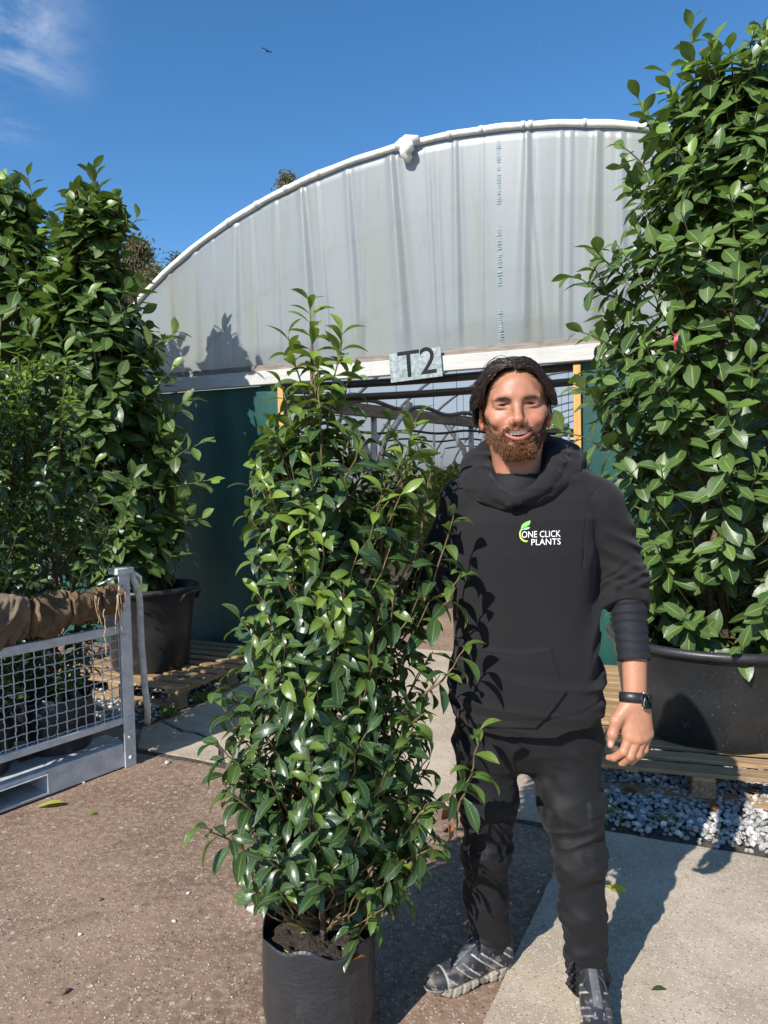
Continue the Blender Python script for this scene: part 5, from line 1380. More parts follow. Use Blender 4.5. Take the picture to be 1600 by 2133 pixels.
# cloth folds
def hood_fold(X, Y, Z):
    nz1 = vnoise(X * 9 + 3, Y * 9, Z * 5); fold = .0035 * nz1
    def wr(ax_, az_, tl, sd): n = vnoise(X * ax_ + Z * tl + sd, Y * ax_ * .6 + sd, Z * az_ + X * tl); return 1 - 2.2 * np.abs(n)
    fold = fold + .0030 * wr(9, 6, 5, 2.0)
    fold = fold + smooth(.47, .58, X) * smooth(1.34, 1.2, Z) * smooth(.86, .96, Z) * smooth(.625, .59, X) * .010 * wr(17, 5, -9, 4.0)
    fold = fold + smooth(1.03, .92, Z) * .0065 * wr(6, 22, 4, 8.0)
    fold = fold + smooth(.56, .61, X) * smooth(1.16, 1.20, Z) * smooth(1.40, 1.28, Z) * .0105 * wr(8, 22, 9, 6.0)
    fold = fold + smooth(.55, .59, X) * smooth(1.26, 1.32, Z) * smooth(1.47, 1.42, Z) * .006 * wr(15, 7, -6, 3.0)
    return fold
of.disp(hood_fold)
of.f = of.f + (smooth(.008, .0, np.abs(Z - hem - .045)) * incore * .0022).astype(np.float32)
# kangaroo pocket, raised, with slanted openings
def pk(u, v): p = P(u, v, 1.80); return p.x, p.z
poly = [pk(960, 1345), pk(1010, 1352), pk(1085, 1357), pk(1148, 1350), pk(1160, 1392), pk(1180, 1442), pk(1145, 1490), pk(1120, 1522), pk(1000, 1520), pk(952, 1470), pk(938, 1430), pk(956, 1390)]
px_, pz_ = X[:, :, 0], Z[0, 0, :]
XX, ZZ = np.meshgrid(of.ax[0], of.ax[2], indexing='ij'); dmin = np.full(XX.shape, 9.0); ins_ = np.zeros(XX.shape, bool)
for i in range(len(poly)):
    (x0, z0), (x1, z1) = poly[i], poly[(i + 1) % len(poly)]; dx, dz = x1 - x0, z1 - z0; t = np.clip(((XX - x0) * dx + (ZZ - z0) * dz) / (dx * dx + dz * dz), 0, 1)
    dmin = np.minimum(dmin, np.hypot(XX - x0 - t * dx, ZZ - z0 - t * dz)); cnd = ((z0 > ZZ) != (z1 > ZZ)) & (XX < (x1 - x0) * (ZZ - z0) / (z1 - z0 + 1e-12) + x0); ins_ ^= cnd
pd = np.where(ins_, -dmin, dmin)[:, None, :]; raise_ = .0075 * smooth(.003, -.004, pd) * (Y < 1.93) + .002 * smooth(.004, .0, np.abs(pd + .016)) * 0 - .0016 * smooth(.0035, .0, np.abs(pd + .013)) * (Y < 1.93)
of.f = of.f - raise_.astype(np.float32)
# seams: shoulder seam and arm seam as fine grooves
def groove(pts_, w, dpt):
    for i in range(len(pts_) - 1): of.cap(pts_[i], pts_[i + 1], w, w, .003, 'sub')
def front(u, v):
    p0 = CAM; d = ray(u, v); y = 1.70
    # march the field along the view ray to the cloth
    for _ in range(140):
        q = CAM + d * (y / d.y); ix = np.clip(((np.array(q) - of.lo) / of.h).astype(int), 0, of.n - 1)
        if of.f[tuple(ix)] < .001: break
        y += .003
    return np.array(q)
seam = [front(u, v) for u, v in ((1252, 1008), (1232, 1035), (1222, 1080), (1216, 1130), (1214, 1180), (1222, 1225))]
groove(seam, .0022, 0)
groove([front(u, v) for u, v in ((1175, 988), (1210, 992), (1245, 1003))], .0018, 0)
groove([front(u, v) for u, v in ((945, 1010), (970, 1003), (992, 1000))], .0018, 0)
# neck opening
of.cap(np.array(P(1080, 940, 1.925)), np.array(P(1080, 1012, 1.87)), .082, .052, .01, 'sub')
hoodie, OV, OQ = part('hoodie', of, 'hoodie', const((.0155, .0148, .0158)))
# hood lying round the neck
hfld = Field((.16, 1.68, 1.36), (.62, 2.18, 1.66), .0032)
def hp(u, v, y): return np.array(P(u, v, y))
Lp = [hp(1078, 938, 2.05), hp(1020, 940, 2.02), hp(1000, 962, 1.955), hp(1003, 993, 1.885), hp(1022, 1022, 1.83), hp(1052, 1040, 1.80), hp(1082, 1047, 1.785)]
Rp = [hp(1078, 938, 2.05), hp(1140, 930, 2.02), hp(1166, 945, 1.95), hp(1160, 980, 1.88), hp(1132, 1010, 1.825), hp(1098, 1034, 1.795), hp(1066, 1048, 1.785)]
def sm_path(p, n=26):
    p = np.array(p); t = np.linspace(0, 1, len(p)); tn = np.linspace(0, 1, n); q = np.stack([np.interp(tn, t, p[:, i]) for i in range(3)], 1)
    for _ in range(3): q[1:-1] = (q[:-2] + 2 * q[1:-1] + q[2:]) / 4
    return q
Lq, Rq = sm_path(Lp), sm_path(Rp); rad = np.interp(np.linspace(0, 1, 26), [0, .3, .55, .8, 1], [.045, .032, .024, .016, .010])
hfld.chain(Lq, rad, .004); hfld.chain(Rq, rad * 1.02, .004)
# outer folds of the hood, draped behind the shoulders
Lo = sm_path([hp(1078, 960, 2.10), hp(1005, 962, 2.06), hp(983, 985, 1.97), hp(990, 1012, 1.885), hp(1020, 1040, 1.835), hp(1062, 1054, 1.803)]); Ro = sm_path([hp(1078, 960, 2.10), hp(1150, 945, 2.07), hp(1190, 962, 1.97), hp(1178, 996, 1.89), hp(1140, 1026, 1.835), hp(1090, 1050, 1.80)])
ro = np.interp(np.linspace(0, 1, 26), [0, .35, .6, .85, 1], [.06, .042, .028, .014, .007])
hfld.chain(Lo, ro, .006); hfld.chain(Ro, ro * 1.1, .006)
hfld.disp(lambda X, Y, Z: .0024 * vnoise(X * 28, Y * 28, Z * 28) + .004 * (1 - 2.2 * np.abs(vnoise(X * 14 + 3, Y * 14, Z * 34))))
hV_, hQ_ = hfld.mesh(); hood = link('hood', mesh_np('hood', hV_ - MOFF, hQ_, MAT['hoodie'], True, None, None, {'col': const((.0155, .0148, .0158))(hV_)}), man)
# ------------------------------------------------------------------ printed logo on the chest
bvh_o = BVHTree.FromPolygons([tuple(v) for v in OV], [tuple(int(i) for i in q) for q in OQ])
def on_cloth(u, v, lift=.0012):
    d = ray(u, v).normalized(); h = bvh_o.ray_cast(CAM, d); return (h[0] - d * lift) if h[0] is not None else P(u, v, 1.8)
def chest_text(txt, uc, vc, hpx, wpx, mat, name):
    v, f = text_mesh(txt, 1.0, 0.0, 3); w = v[:, 0].max() - v[:, 0].min(); hgt = v[:, 1].max() - v[:, 1].min(); mx, my = (v[:, 0].max() + v[:, 0].min()) / 2, (v[:, 1].max() + v[:, 1].min()) / 2
    V = [list(on_cloth(uc + (p[0] - mx) / w * wpx, vc - (p[1] - my) / hgt * hpx + (p[0] - mx) / w * wpx * -.03) - Vector(MOFF)) for p in v]
    me = bpy.data.meshes.new(name); me.from_pydata(V, [], f); me.materials.append(mat); me.update(); return link(name, me, logo)
MAT['ink_white'] = simple('white_print', (.8, .8, .8), rough=.7); MAT['ink_lime'] = simple('lime_print', (.5, .62, .09), rough=.7); MAT['ink_green'] = simple('green_print', (.22, .55, .13), rough=.7); MAT['ink_mint'] = simple('mint_print', (.25, .6, .35), rough=.7)
logo = link('logo', mesh_np('logo', np.zeros((3, 3)) + np.array([[0, 0, 0], [1e-4, 0, 0], [0, 0, 1e-4]]) + np.array(on_cloth(1100, 1111, -.02)) - MOFF, np.array([[0, 1, 2]]), MAT['ink_white']), man)
logo.location = (0, 0, 0)
chest_text('ONE CLICK', 1127.5, 1112.5, 13.5, 81, MAT['ink_white'], 'lettering'); chest_text('PLANTS', 1137.5, 1128.5, 13.0, 61, MAT['ink_white'], 'lettering')
def flat_patch(pix, mat, name):
    V = [list(on_cloth(u, v, .0014) - Vector(MOFF)) for u, v in pix]; me = bpy.data.meshes.new(name); me.from_pydata(V, [], [list(range(len(V)))]); me.materials.append(mat); me.update(); return link(name, me, logo)
arc = [(1096 + 14.5 * math.cos(a), 1113 - 16 * math.sin(a)) for a in np.linspace(2.3, 4.9, 16)]; arc2 = [(1097.5 + 12.6 * math.cos(a), 1112 - 14 * math.sin(a)) for a in np.linspace(4.9, 2.3, 16)]
flat_patch(arc + arc2, MAT['ink_lime'], 'ring')
flat_patch([(1085, 1104), (1085.5, 1098), (1088, 1092), (1094, 1088), (1101, 1085), (1105, 1084), (1104.5, 1089), (1102, 1094), (1095, 1098), (1089, 1100)], MAT['ink_green'], 'leaf_mark')
flat_patch([(1086, 1105), (1091, 1100.5), (1097, 1098.5), (1104, 1097.5), (1102, 1101.5), (1097, 1103.5), (1090, 1103.5)], MAT['ink_mint'], 'leaf_mark')
# ------------------------------------------------------------------ trousers
tf = Field((.14, 1.76, .05), (.70, 2.24, 1.0), .0036)
tf.loft([trow(1430, 960, 1240, 1.965, .115), trow(1500, 950, 1250, 1.97, .120), trow(1545, 950, 1256, 1.975, .118), trow(1585, 985, 1225, 1.975, .085), trow(1605, 1030, 1160, 1.98, .05)], 0, 2.2)
def leg(pts_, rs_, k): tf.chain(pts_, rs_, k)
leg([HIP_R + np.array([-.006, 0, .02]), arm_pt(1016, 1660, 1.99), KN_R, arm_pt(1013, 1860, 2.04), AN_R + np.array([0, 0, .015])], (.090, .080, .066, .061, .057), .035)
leg([HIP_L + np.array([.004, 0, .02]), arm_pt(1190, 1680, 1.935), KN_L, arm_pt(1213, 1900, 1.905), AN_L + np.array([0, 0, .012])], (.098, .084, .0655, .059, .058), .035)
X, Y, Z = tf.grid()
tf.cap(np.array(P(1088, 1622, 1.86)), np.array(P(1088, 1622, 2.1)), .006, .006, .03, 'sub')
cutR = AN_R[2] - .050; cutL = AN_L[2] - .048
low = np.where(X < .42, cutR + .25 * (X - AN_R[0]) * 0 - Z, cutL - Z); tf.f = np.where(Z < .2, np.maximum(tf.f, low), tf.f)
def leg_fold(X, Y, Z):
    n1 = vnoise(X * 10, Y * 10 + 7, Z * 8); n2 = vnoise(X * 24, Y * 24, Z * 24)
    mR, mL = (X < .425) * 1.0, (X >= .425) * 1.0
    def wrinkle(ax_, ay_, az_, tl, sd): 
        n = vnoise(X * ax_ + Z * tl + sd, Y * ay_ + sd, Z * az_ + X * tl * 2.5); return .55 - 2.2 * np.abs(n)
    def near(zc, wz): return np.exp(-((Z - zc) / wz) ** 2)
    fold = .003 * n1 + .0008 * n2
    fold = fold + (near(KN_R[2] + .01, .07) * .0075 + near(AN_R[2] + .05, .075) * .008) * wrinkle(7, 7, 30, 3, 1.0) * mR
    fold = fold + (near(KN_L[2] + .04, .10) * .0085 + near(AN_L[2] + .07, .09) * .009) * wrinkle(7, 7, 27, -4, 5.0) * mL
    fold = fold + .0030 * wrinkle(9, 9, 14, 5, 9.0) * smooth(.2, .5, Z)
    fold = fold + near(.80, .07) * .006 * wrinkle(14, 14, 16, 8 , 3.0) * smooth(.13, .03, np.abs(X - .37))
    fold = fold + .0036 * (.5 - 2.2 * np.abs(vnoise(X * 13 + 4, Y * 13, Z * 34 + X * 12))) * (.35 + near(KN_L[2], .16) + near(AN_L[2] + .05, .12))
    return fold
tf.disp(leg_fold)
# cargo pocket with flap on his left thigh
q0, q1 = P(1218, 1660, 1.90), P(1262, 1790, 1.90)
box = lambda xa, xb, za, zb: np.maximum(np.maximum(xa - X, X - xb), np.maximum(za - Z, Z - zb))
tf.f = tf.f - (.003 * smooth(.012, -.010, box(q0.x, q1.x + .05, q1.z, q0.z)) * (Y < 1.96) + .006 * smooth(.003, -.003, np.maximum(box(q0.x - .002, q1.x + .05, P(1240, 1698, 1.9).z, q0.z + .004), (P(1240, 1688, 1.9).z - .5 * np.abs(X - q0.x - .03) * 0) - Z)) * (Y < 1.96)).astype(np.float32)
tf.cap(np.array(P(1050, 1620, 1.90)), np.array(P(1052, 1950, 2.0)), .0016, .0016, .003, 'sub')
def tcol(V):
    c = np.tile(np.array([.0082, .0085, .0100]), (len(V), 1)); n = vnoise(V[:, 0] * 40, V[:, 1] * 40, V[:, 2] * 18)
    d = np.exp(-((V[:, 0] - P(1142, 1700, 1.88).x) / .035) ** 2 - ((V[:, 2] - P(1150, 1720, 1.88).z) / .10) ** 2) * np.clip(n + .35, 0, 1) * (V[:, 1] < 1.92)
    return c * (1 - .5 * d[:, None]) + np.array([.10, .085, .06]) * .5 * d[:, None]
part('trousers', tf, 'trouser', tcol)
# ragged cuff tie at the left ankle, side slit at the right
m_ = MB()
for i in range(7):
    a = P(1186 - i % 3 * 3, 2010 + i * 8, 1.878); m_.tube([a + Vector((.014, .006, .008)), a, a + Vector((.012, .004, -.012))], [.007, .005, .006], 6, flat=.6)
m_.build('cuff_frill', MAT['pipe_cloth'] if 'pipe_cloth' in MAT else simple('cuff_cloth', (.010, .010, .012), rough=.8), man, True)['kind'] = 'stuff'
# ------------------------------------------------------------------ watch
MAT['strap'] = simple('dark_rubber_strap', (.012, .014, .018), rough=.42); MAT['case'] = simple('steel_case', (.45, .45, .46), rough=.22, metallic=1.0); MAT['glass'] = simple('black_glass', (.002, .002, .0025), rough=.04)
wc = arm_pt(1320, 1453, YH + .006); wax = unit((W1 - W0)[None])[0]; sx = np.array([1.0, 0, 0]) - wax * wax[0]; sx = sx / np.linalg.norm(sx); sy = np.cross(wax, sx)
B = np.zeros((5, 41, 3))
for j in range(41):
    a = 2 * math.pi * j / 40; rx_, ry_ = .0335, .0290
    for i, (o_, w_) in enumerate(((0, -.0125), (.0028, -.0118), (.0032, 0), (.0028, .0118), (0, .0125))):
        B[i, j] = wc + sx * (rx_ + o_) * math.cos(a) + sy * (ry_ + o_) * math.sin(a) + wax * w_
m_ = MB(); m_.grid(B[:, ::-1]); watch = m_.build('watch', MAT['strap'], man, True)
cn = sx * .62 - np.array([0, 1.0, 0]) * .78; cn = cn / np.linalg.norm(cn); ct = np.cross(wax, cn); cc2 = wc + sx * .0205 + np.array([0, -.0225, 0]) + cn * .004
m_ = MB(); m_.box(cc2, (.0200, .0180, .0058), (Vector(wax), Vector(ct), Vector(cn)), .0045); m_.build('case', MAT['case'], watch, True)
m_ = MB(); m_.box(cc2 + cn * .0052, (.0180, .0160, .0018), (Vector(wax), Vector(ct), Vector(cn)), .0015); m_.build('screen', MAT['glass'], watch, True)
# ------------------------------------------------------------------ trainers
def shoe(heel, toe, name, seed):
    heel, toe = np.array(heel, float), np.array(toe, float); d = toe - heel; L = np.linalg.norm(d); d = d / L; sidev = np.array([d[1], -d[0], 0]); Rm = np.stack([d, -sidev, [0, 0, 1]], 1)   # local x heel->toe
    k = L / .30
    s2 = Field((-.03, -.075, -.005), (.325, .075, .15), .0022)
    s2.loft([(0.0, .15, 0, .150, .048), (.012, .15, 0, .154, .051), (.030, .15, 0, .152, .049)], 0, 2.6)
    X, Y, Z = s2.grid()
    waist = .008 * np.exp(-((X - .135) / .05) ** 2); s2.f = s2.f + (waist * np.ones_like(Y * Z)).astype(np.float32)
    toe_up = .022 * smooth(.22, .31, X); s2.f = np.maximum(s2.f, (toe_up - Z + 0 * Y).astype(np.float32)); arch = .010 * np.exp(-((X - .135) / .045) ** 2); s2.f = np.maximum(s2.f, (arch - Z + 0 * Y).astype(np.float32))
    s2.f = s2.f + (.0022 * (np.sin(X * 190 + Z * 60) > .55) * (Z < .03) * np.ones_like(Y)).astype(np.float32)
    up = Field(s2.lo, s2.lo + (s2.n - 1) * s2.h, s2.h)
    up.ell((.225, 0, .040), (.070, .044, .034), 0); up.ell((.14, 0, .045), (.085, .039, .052), .02); up.ell((.05, 0, .050), (.050, .036, .060), .02); up.cap((.145, 0, .075), (.075, 0, .108), .032, .036, .02); up.cap((.03, 0, .03), (.022, 0, .098), .032, .026, .015)
    up.cap((.055, 0, .12), (.065, 0, .16), .030, .036, .006, 'sub')
    up.f = np.maximum(up.f, (.02 - Z + 0 * X * Y).astype(np.float32))
    h_ = np.clip(.5 + .5 * (s2.f - up.f) / .003, 0, 1); s2.f = s2.f * (1 - h_) + up.f * h_ - .003 * h_ * (1 - h_)
    # overlays: raised straps
    n = vnoise(X * 35, Y * 35, Z * 35); ov = (np.sin(X * 75 - Z * 90) > .45) * smooth(.030, .040, Z) * smooth(.105, .09, Z) * (np.abs(Y) > .018) * smooth(.26, .22, X)
    capm = smooth(.247, .255, X) * (Z > .025); heelm = smooth(.05, .04, X) * (Z > .03) * (np.sin(Z * 160) > -.2)
    s2.f = s2.f - (.0018 * np.clip(ov + capm + heelm, 0, 1)).astype(np.float32)
    V, Q = s2.mesh()
    x, y, z = V.T; nn = vnoise(x * 45 + seed, y * 45, z * 45); n3 = vnoise(x * 120, y * 120, z * 120 + seed)
    c = np.tile(np.array([.018, .020, .026]), (len(V), 1))
    def bl(m, cc_):
        nonlocal c
        m = np.clip(m, 0, 1)[:, None]; c = c * (1 - m) + np.array(cc_) * m
    ovv = (np.sin(x * 75 - z * 90) > .45) * (z > .034) * (z < .1) * (np.abs(y) > .018) * (x < .25); bl(ovv * .55, (.075, .08, .085)); edge_ = (np.abs(np.sin(x * 75 - z * 90) - .45) < .22) * (z > .034) * (z < .1) * (np.abs(y) > .02) * (x < .25); bl(edge_ * .9, (.42, .41, .38))
    bl((np.abs(x - .248) < .004) * (z > .02) * .9, (.4, .38, .34)); bl(((x > .17) & (x < .245) & (z > .05)) * .5, (.03, .035, .05)); bl(((np.abs(y) < .012) & (x > .10) & (x < .19) & (z > .06)) * .7, (.12, .13, .14))
    bl((z < .031) * (.55 + .4 * (nn > -.1)), (.33, .29, .24)); bl((z < .03) * (nn < -.15) * .8, (.10, .08, .065)); bl(np.clip(nn * 1.6 - .3, 0, 1) * smooth(.10, .03, z) * .8, (.33, .28, .22)); bl(np.clip(n3 * 2 - .9, 0, 1) * .5, (.4, .36, .3))
    Vw = (V * k) @ Rm.T + heel
    sh = link(name, mesh_np(name, Vw - MOFF, Q, MAT['shoe'], True, None, None, {'col': c}), man)
    MAT.setdefault('lace', simple('dark_lace', (.03, .034, .042), rough=.8)); MAT.setdefault('silver', simple('silver_overlay', (.5, .5, .5), rough=.3, metallic=.6))
    def W(p): return Vector((np.array(p) * k) @ Rm.T + heel)
    for i in range(5):
        xx = .115 + i * .017; zz = .108 - i * .0085; m_ = MB(); m_.tube([W((xx, -.024, zz - .016)), W((xx + .004, 0, zz + .003)), W((xx, .024, zz - .016))], .0026 * k, 6); m_.build('lace', MAT['lace'], sh, True)
    for sg in (-1, 1):
        m_ = MB(); m_.tube([W((.115, 0, .116)), W((.12, sg * .016, .122)), W((.132, sg * .028, .110)), W((.142, sg * .033, .092))], .0022 * k, 6); m_.build('lace', MAT['lace'], sh, True)
    m_ = MB(); m_.tube([W((.205 + .014 * math.cos(a), .011 * math.sin(a), .0765 - .10 * .014 * math.cos(a) * 3)) for a in np.linspace(0, 6.28, 15)], .0032 * k, 6); m_.build('overlay', MAT['silver'], sh, True)
    m_ = MB(); m_.box(W((.10, 0, .118)), (.010 * k, .009 * k, .0025 * k), (Vector(Rm[:, 0] * .8 - np.array([0, 0, .6])).normalized(), Vector(Rm[:, 1]), (Vector(Rm[:, 0]) * .6 + ZV * .8).normalized()), .001); m_.build('tongue_tab', MAT['silver'], sh, True)
    return sh
fh, ft = G(1062, 2012), G(905, 2070); dv = (ft - fh).normalized(); ctr = (fh + ft) / 2
shoe(fh - dv * .0, fh + dv * .285, 'shoe', 1)
lh = Vector((AN_L[0] + .005, AN_L[1] + .045, 0.018)); shoe(lh, lh + Vector((-.03, -.29, 0)), 'shoe', 2)
# ================================================================== pallets
def pallet(origin, ax, ay, nx, ny, label, slats=7, w=.1):
    """origin: front corner on the ground; ax along the slats (length nx), ay across (ny)"""
    pl = empty('pallet', origin, label, 'pallet'); o = Vector(origin); z0 = .004
    rs = random.Random(label)
    def pc(nm, cx, cy, cz, ex, ey, ez, lx, mat='pallet'):
        c = o + ax * cx + ay * cy + ZV * cz
        axs = (ax, ay, ZV) if lx else (ay, -ax, ZV)
        long_box(nm, c, (ex, ey, ez), axs, MAT[mat], pl, .003)
    for i in range(slats):
        f = (i + .5) / slats; pc('slat', nx / 2 + rs.uniform(-.006, .006), .05 + (ny - .1) * i / (slats - 1), z0 + .133, nx / 2, w / 2 * (rs.uniform(.82, 1.0)), .0095, True)
    for i in range(3): pc('stringer', .05 + (nx - .1) * i / 2, ny / 2, z0 + .112, ny / 2, .048, .0105, False)
    for i in range(3):
        for j in range(3): pc('block', .05 + (nx - .1) * i / 2, .05 + (ny - .1) * j / 2, z0 + .061, .048, .047, .0395, True, 'block')
    for j in range(3): pc('runner', nx / 2, .05 + (ny - .1) * j / 2, z0 + .0105, nx / 2, .048, .0103, True)
    return pl
pc_ = G(1467, 1678); pa = Vector((math.cos(math.radians(17)), -math.sin(math.radians(17)), 0)); pb = Vector((-pa.y, pa.x, 0))
pallet(pc_ - pa * .6, pa, pb, 1.2, .98, 'weathered wooden pallet under the wide black tub on white chippings')
pallet(pc_ - pa * .62 + pb * 1.02, pa, pb, 1.2, .8, 'wooden pallet behind the tub against the green panel')
lc = G(372, 1481); la = Vector((math.cos(TH), -math.sin(TH), 0)); lb = Vector((-la.y, la.x, 0))
pallet(lc - la * 1.12, la, lb, 1.12, 1.22, 'brown wooden pallet under the tub beside the green door panel', 9, .095)
pallet(Vector((LB2[0] - .55, LB2[1] - .35, 0)), la, lb, 1.1, 1.0, 'wooden pallet under the far tub behind the metal crate')
# ================================================================== galvanised crate
def m_galv():
    m, nt, b, out = new_mat('galvanised_steel'); k = NT(nt); p = k.pos()
    c = k.mix(k.ramp(k.noise(p, 14, 6, .65), .35, .68), (.46, .48, .49), (.62, .635, .645))
    c = k.mix(k.math('MULTIPLY', k.ramp(k.noise(p, 60, 4, .7), .58, .7), .35), c, (.68, .69, .69))
    c = k.mix(k.math('MULTIPLY', k.ramp(k.noise(k.pos((1, 1, .4)), 34, 5, .75), .66, .76), .5), c, (.2, .17, .14))
    k.put(b.inputs['Base Color'], c); b.inputs['Metallic'].default_value = .2; k.put(b.inputs['Roughness'], k.ramp(k.noise(p, 22, 4), .3, .7, .38, .6))
    k.put(b.inputs['Normal'], k.bump(k.noise(p, 120, 3), .15, .003)); return m
MAT['galv'] = m_galv()
CC = G(285, 1592); C2 = G(0, 1700); ca = (C2 - CC).normalized(); cb = Vector((-ca.y, ca.x, 0))
if cb.x > 0: cb = -cb
CAX = (ca, cb, ZV); CL, CW = 1.25, .85
crate = empty('stillage_crate', CC, 'galvanised steel mesh crate full of leafy plants with sacking on its rail', 'crate')
def cpt(s, t, z): return CC + ca * s + cb * t + ZV * z
def cbox(nm, s0, s1, t0, t1, z0, z1, par=None, bev=.003, mat='galv'):
    m_ = MB(); m_.box(cpt((s0 + s1) / 2, (t0 + t1) / 2, (z0 + z1) / 2), (abs(s1 - s0) / 2, abs(t1 - t0) / 2, (z1 - z0) / 2), CAX, bev); return m_.build(nm, MAT[mat], par or crate)
# base channel with fork pocket
f0, f1 = .475, .725
for a, b in ((.035, f0), (f1, CL)):
    cbox('base_channel', a, b, .012, .062, .006, .132)
cbox('base_channel', f0, f1, .012, .062, .112, .132); cbox('base_channel', f0, f1, .012, .062, .006, .018)
for z0, z1 in ((.018, .024), (.106, .112)): cbox('fork_pocket', f0 + .004, f1 - .004, .004, CW - .03, z0, z1)
for s0 in (f0, f1 - .006): cbox('fork_pocket', s0, s0 + .006, .003, CW - .03, .018, .112)
for t0 in (.062, .30, .55): cbox('deck_bar', .035, CL, t0 + .01, t0 + .16, .118, .128)
cbox('base_channel', .035, CL, CW - .05, CW, .006, .132)
# corner posts
for s0, t0 in ((0, 0), (0, CW), (CL, 0), (CL, CW)):
    sg = 1 if t0 == 0 else -1; ss = 1 if s0 == 0 else -1
    m_ = MB(); m_.box(cpt(s0 + ss * .033, t0 + sg * .004, .51), (.033, .004, .51), CAX, .002); m_.box(cpt(s0 + ss * .004, t0 + sg * .034, .51), (.004, .030, .51), CAX, .002); post = m_.build('post', MAT['galv'], crate)
    m_ = MB(); m_.box(cpt(s0 + ss * .03, t0 + sg * .03, 1.036), (.05, .042, .016), CAX, .003); m_.build('cap', MAT['galv'], post)
    if s0 == 0 and t0 == 0:
        for z in (.05, .16, .262, .70, .93):
            m_ = MB(); m_.tube([cpt(.035, .001, z), cpt(.035, -.009, z)], [.011, .009], 8); m_.build('bolt', MAT['galv'], post, True)
# front mesh panel
def mesh_panel(t, s0, s1, z0, z1, wires=True):
    cbox('panel_rail', s0, s1, t, t + .028, z1 - .046, z1); cbox('panel_rail', s0, s1, t, t + .028, z0, z0 + .036)
    cbox('panel_stile', s0, s0 + .045, t + .001, t + .027, z0 + .036, z1 - .046)
    cbox('panel_stile', s1 - .04, s1, t + .001, t + .027, z0 + .036, z1 - .046)
    n = int((s1 - s0 - .085) / .0495)
    for i in range(n + 1):
        s = s0 + .052 + i * .0495; k = 40; m_ = MB()
        m_.tube([cpt(s + .0014 * math.sin(j * 1.9), t + .012 + .0030 * math.sin(j / k * (z1 - z0 - .08) / .0495 * math.pi * 2 + i * math.pi), lerp(z0 + .02, z1 - .03, j / k)) for j in range(k + 1)], .0029, 5); m_.build('wire', MAT['galv'], crate, True)
    nz_ = int((z1 - z0 - .08) / .0495)
    for i in range(nz_ + 1):
        z = z0 + .05 + i * .0495; k = int((s1 - s0) / .0115); m_ = MB()
        m_.tube([cpt(lerp(s0 + .02, s1 - .02, j / k), t + .012 - .0030 * math.sin(j / k * (s1 - s0 - .04) / .0495 * math.pi * 2 + i * math.pi), z + .0016 * math.sin(j * 1.7 + i)) for j in range(k + 1)], .0029, 5); m_.build('wire', MAT['galv'], crate, True)
mesh_panel(.010, .012, CL - .02, .232, .756)
# top rails that carry the sacking
for t in (.03, CW - .03):
    m_ = MB(); m_.tube([cpt(0.03, t, .915), cpt(CL, t, .90)], .014, 8); m_.build('top_rail', MAT['galv'], crate, True)
m_ = MB(); m_.tube([cpt(.69, .03, .75), cpt(.69, .03, .9)], .012, 8); m_.build('upright', MAT['galv'], crate, True)
cbox('panel_rail', .0, .02, .06, CW - .06, .72, .756); cbox('panel_rail', .0, .02, .06, CW - .06, .232, .262)
# sacking wound round the rail
def m_burlap(name, c1, c2):
    m, nt, b, out = new_mat(name); k = NT(nt); uv = k.n('UVMap').outputs[0]; s = k.n('SeparateXYZ'); nt.links.new(uv, s.inputs[0])
    a = k.math('SINE', k.math('MULTIPLY', s.outputs[0], 1900.0)); b2 = k.math('SINE', k.math('MULTIPLY', s.outputs[1], 1500.0))
    w = k.math('MULTIPLY', k.math('ADD', a, b2), .25); p = k.pos()
    c = k.mix(k.ramp(k.noise(p, 9, 5, .6), .3, .7), c1, c2); c = k.mix(k.ramp(w, -.1, .5), k.mix(.5, c, (.05, .03, .018)), c)
    k.put(b.inputs['Base Color'], c); b.inputs['Roughness'].default_value = .95; b.inputs['Specular IOR Level'].default_value = .1
    k.put(b.inputs['Normal'], k.bump(k.math('ADD', w, k.noise(p, 70, 4)), .8, .006)); return m
MAT['burlap'] = m_burlap('jute_sacking', (.24, .155, .088), (.40, .275, .165)); MAT['burlap2'] = m_burlap('pale_jute_sacking', (.30, .225, .155), (.44, .345, .25))
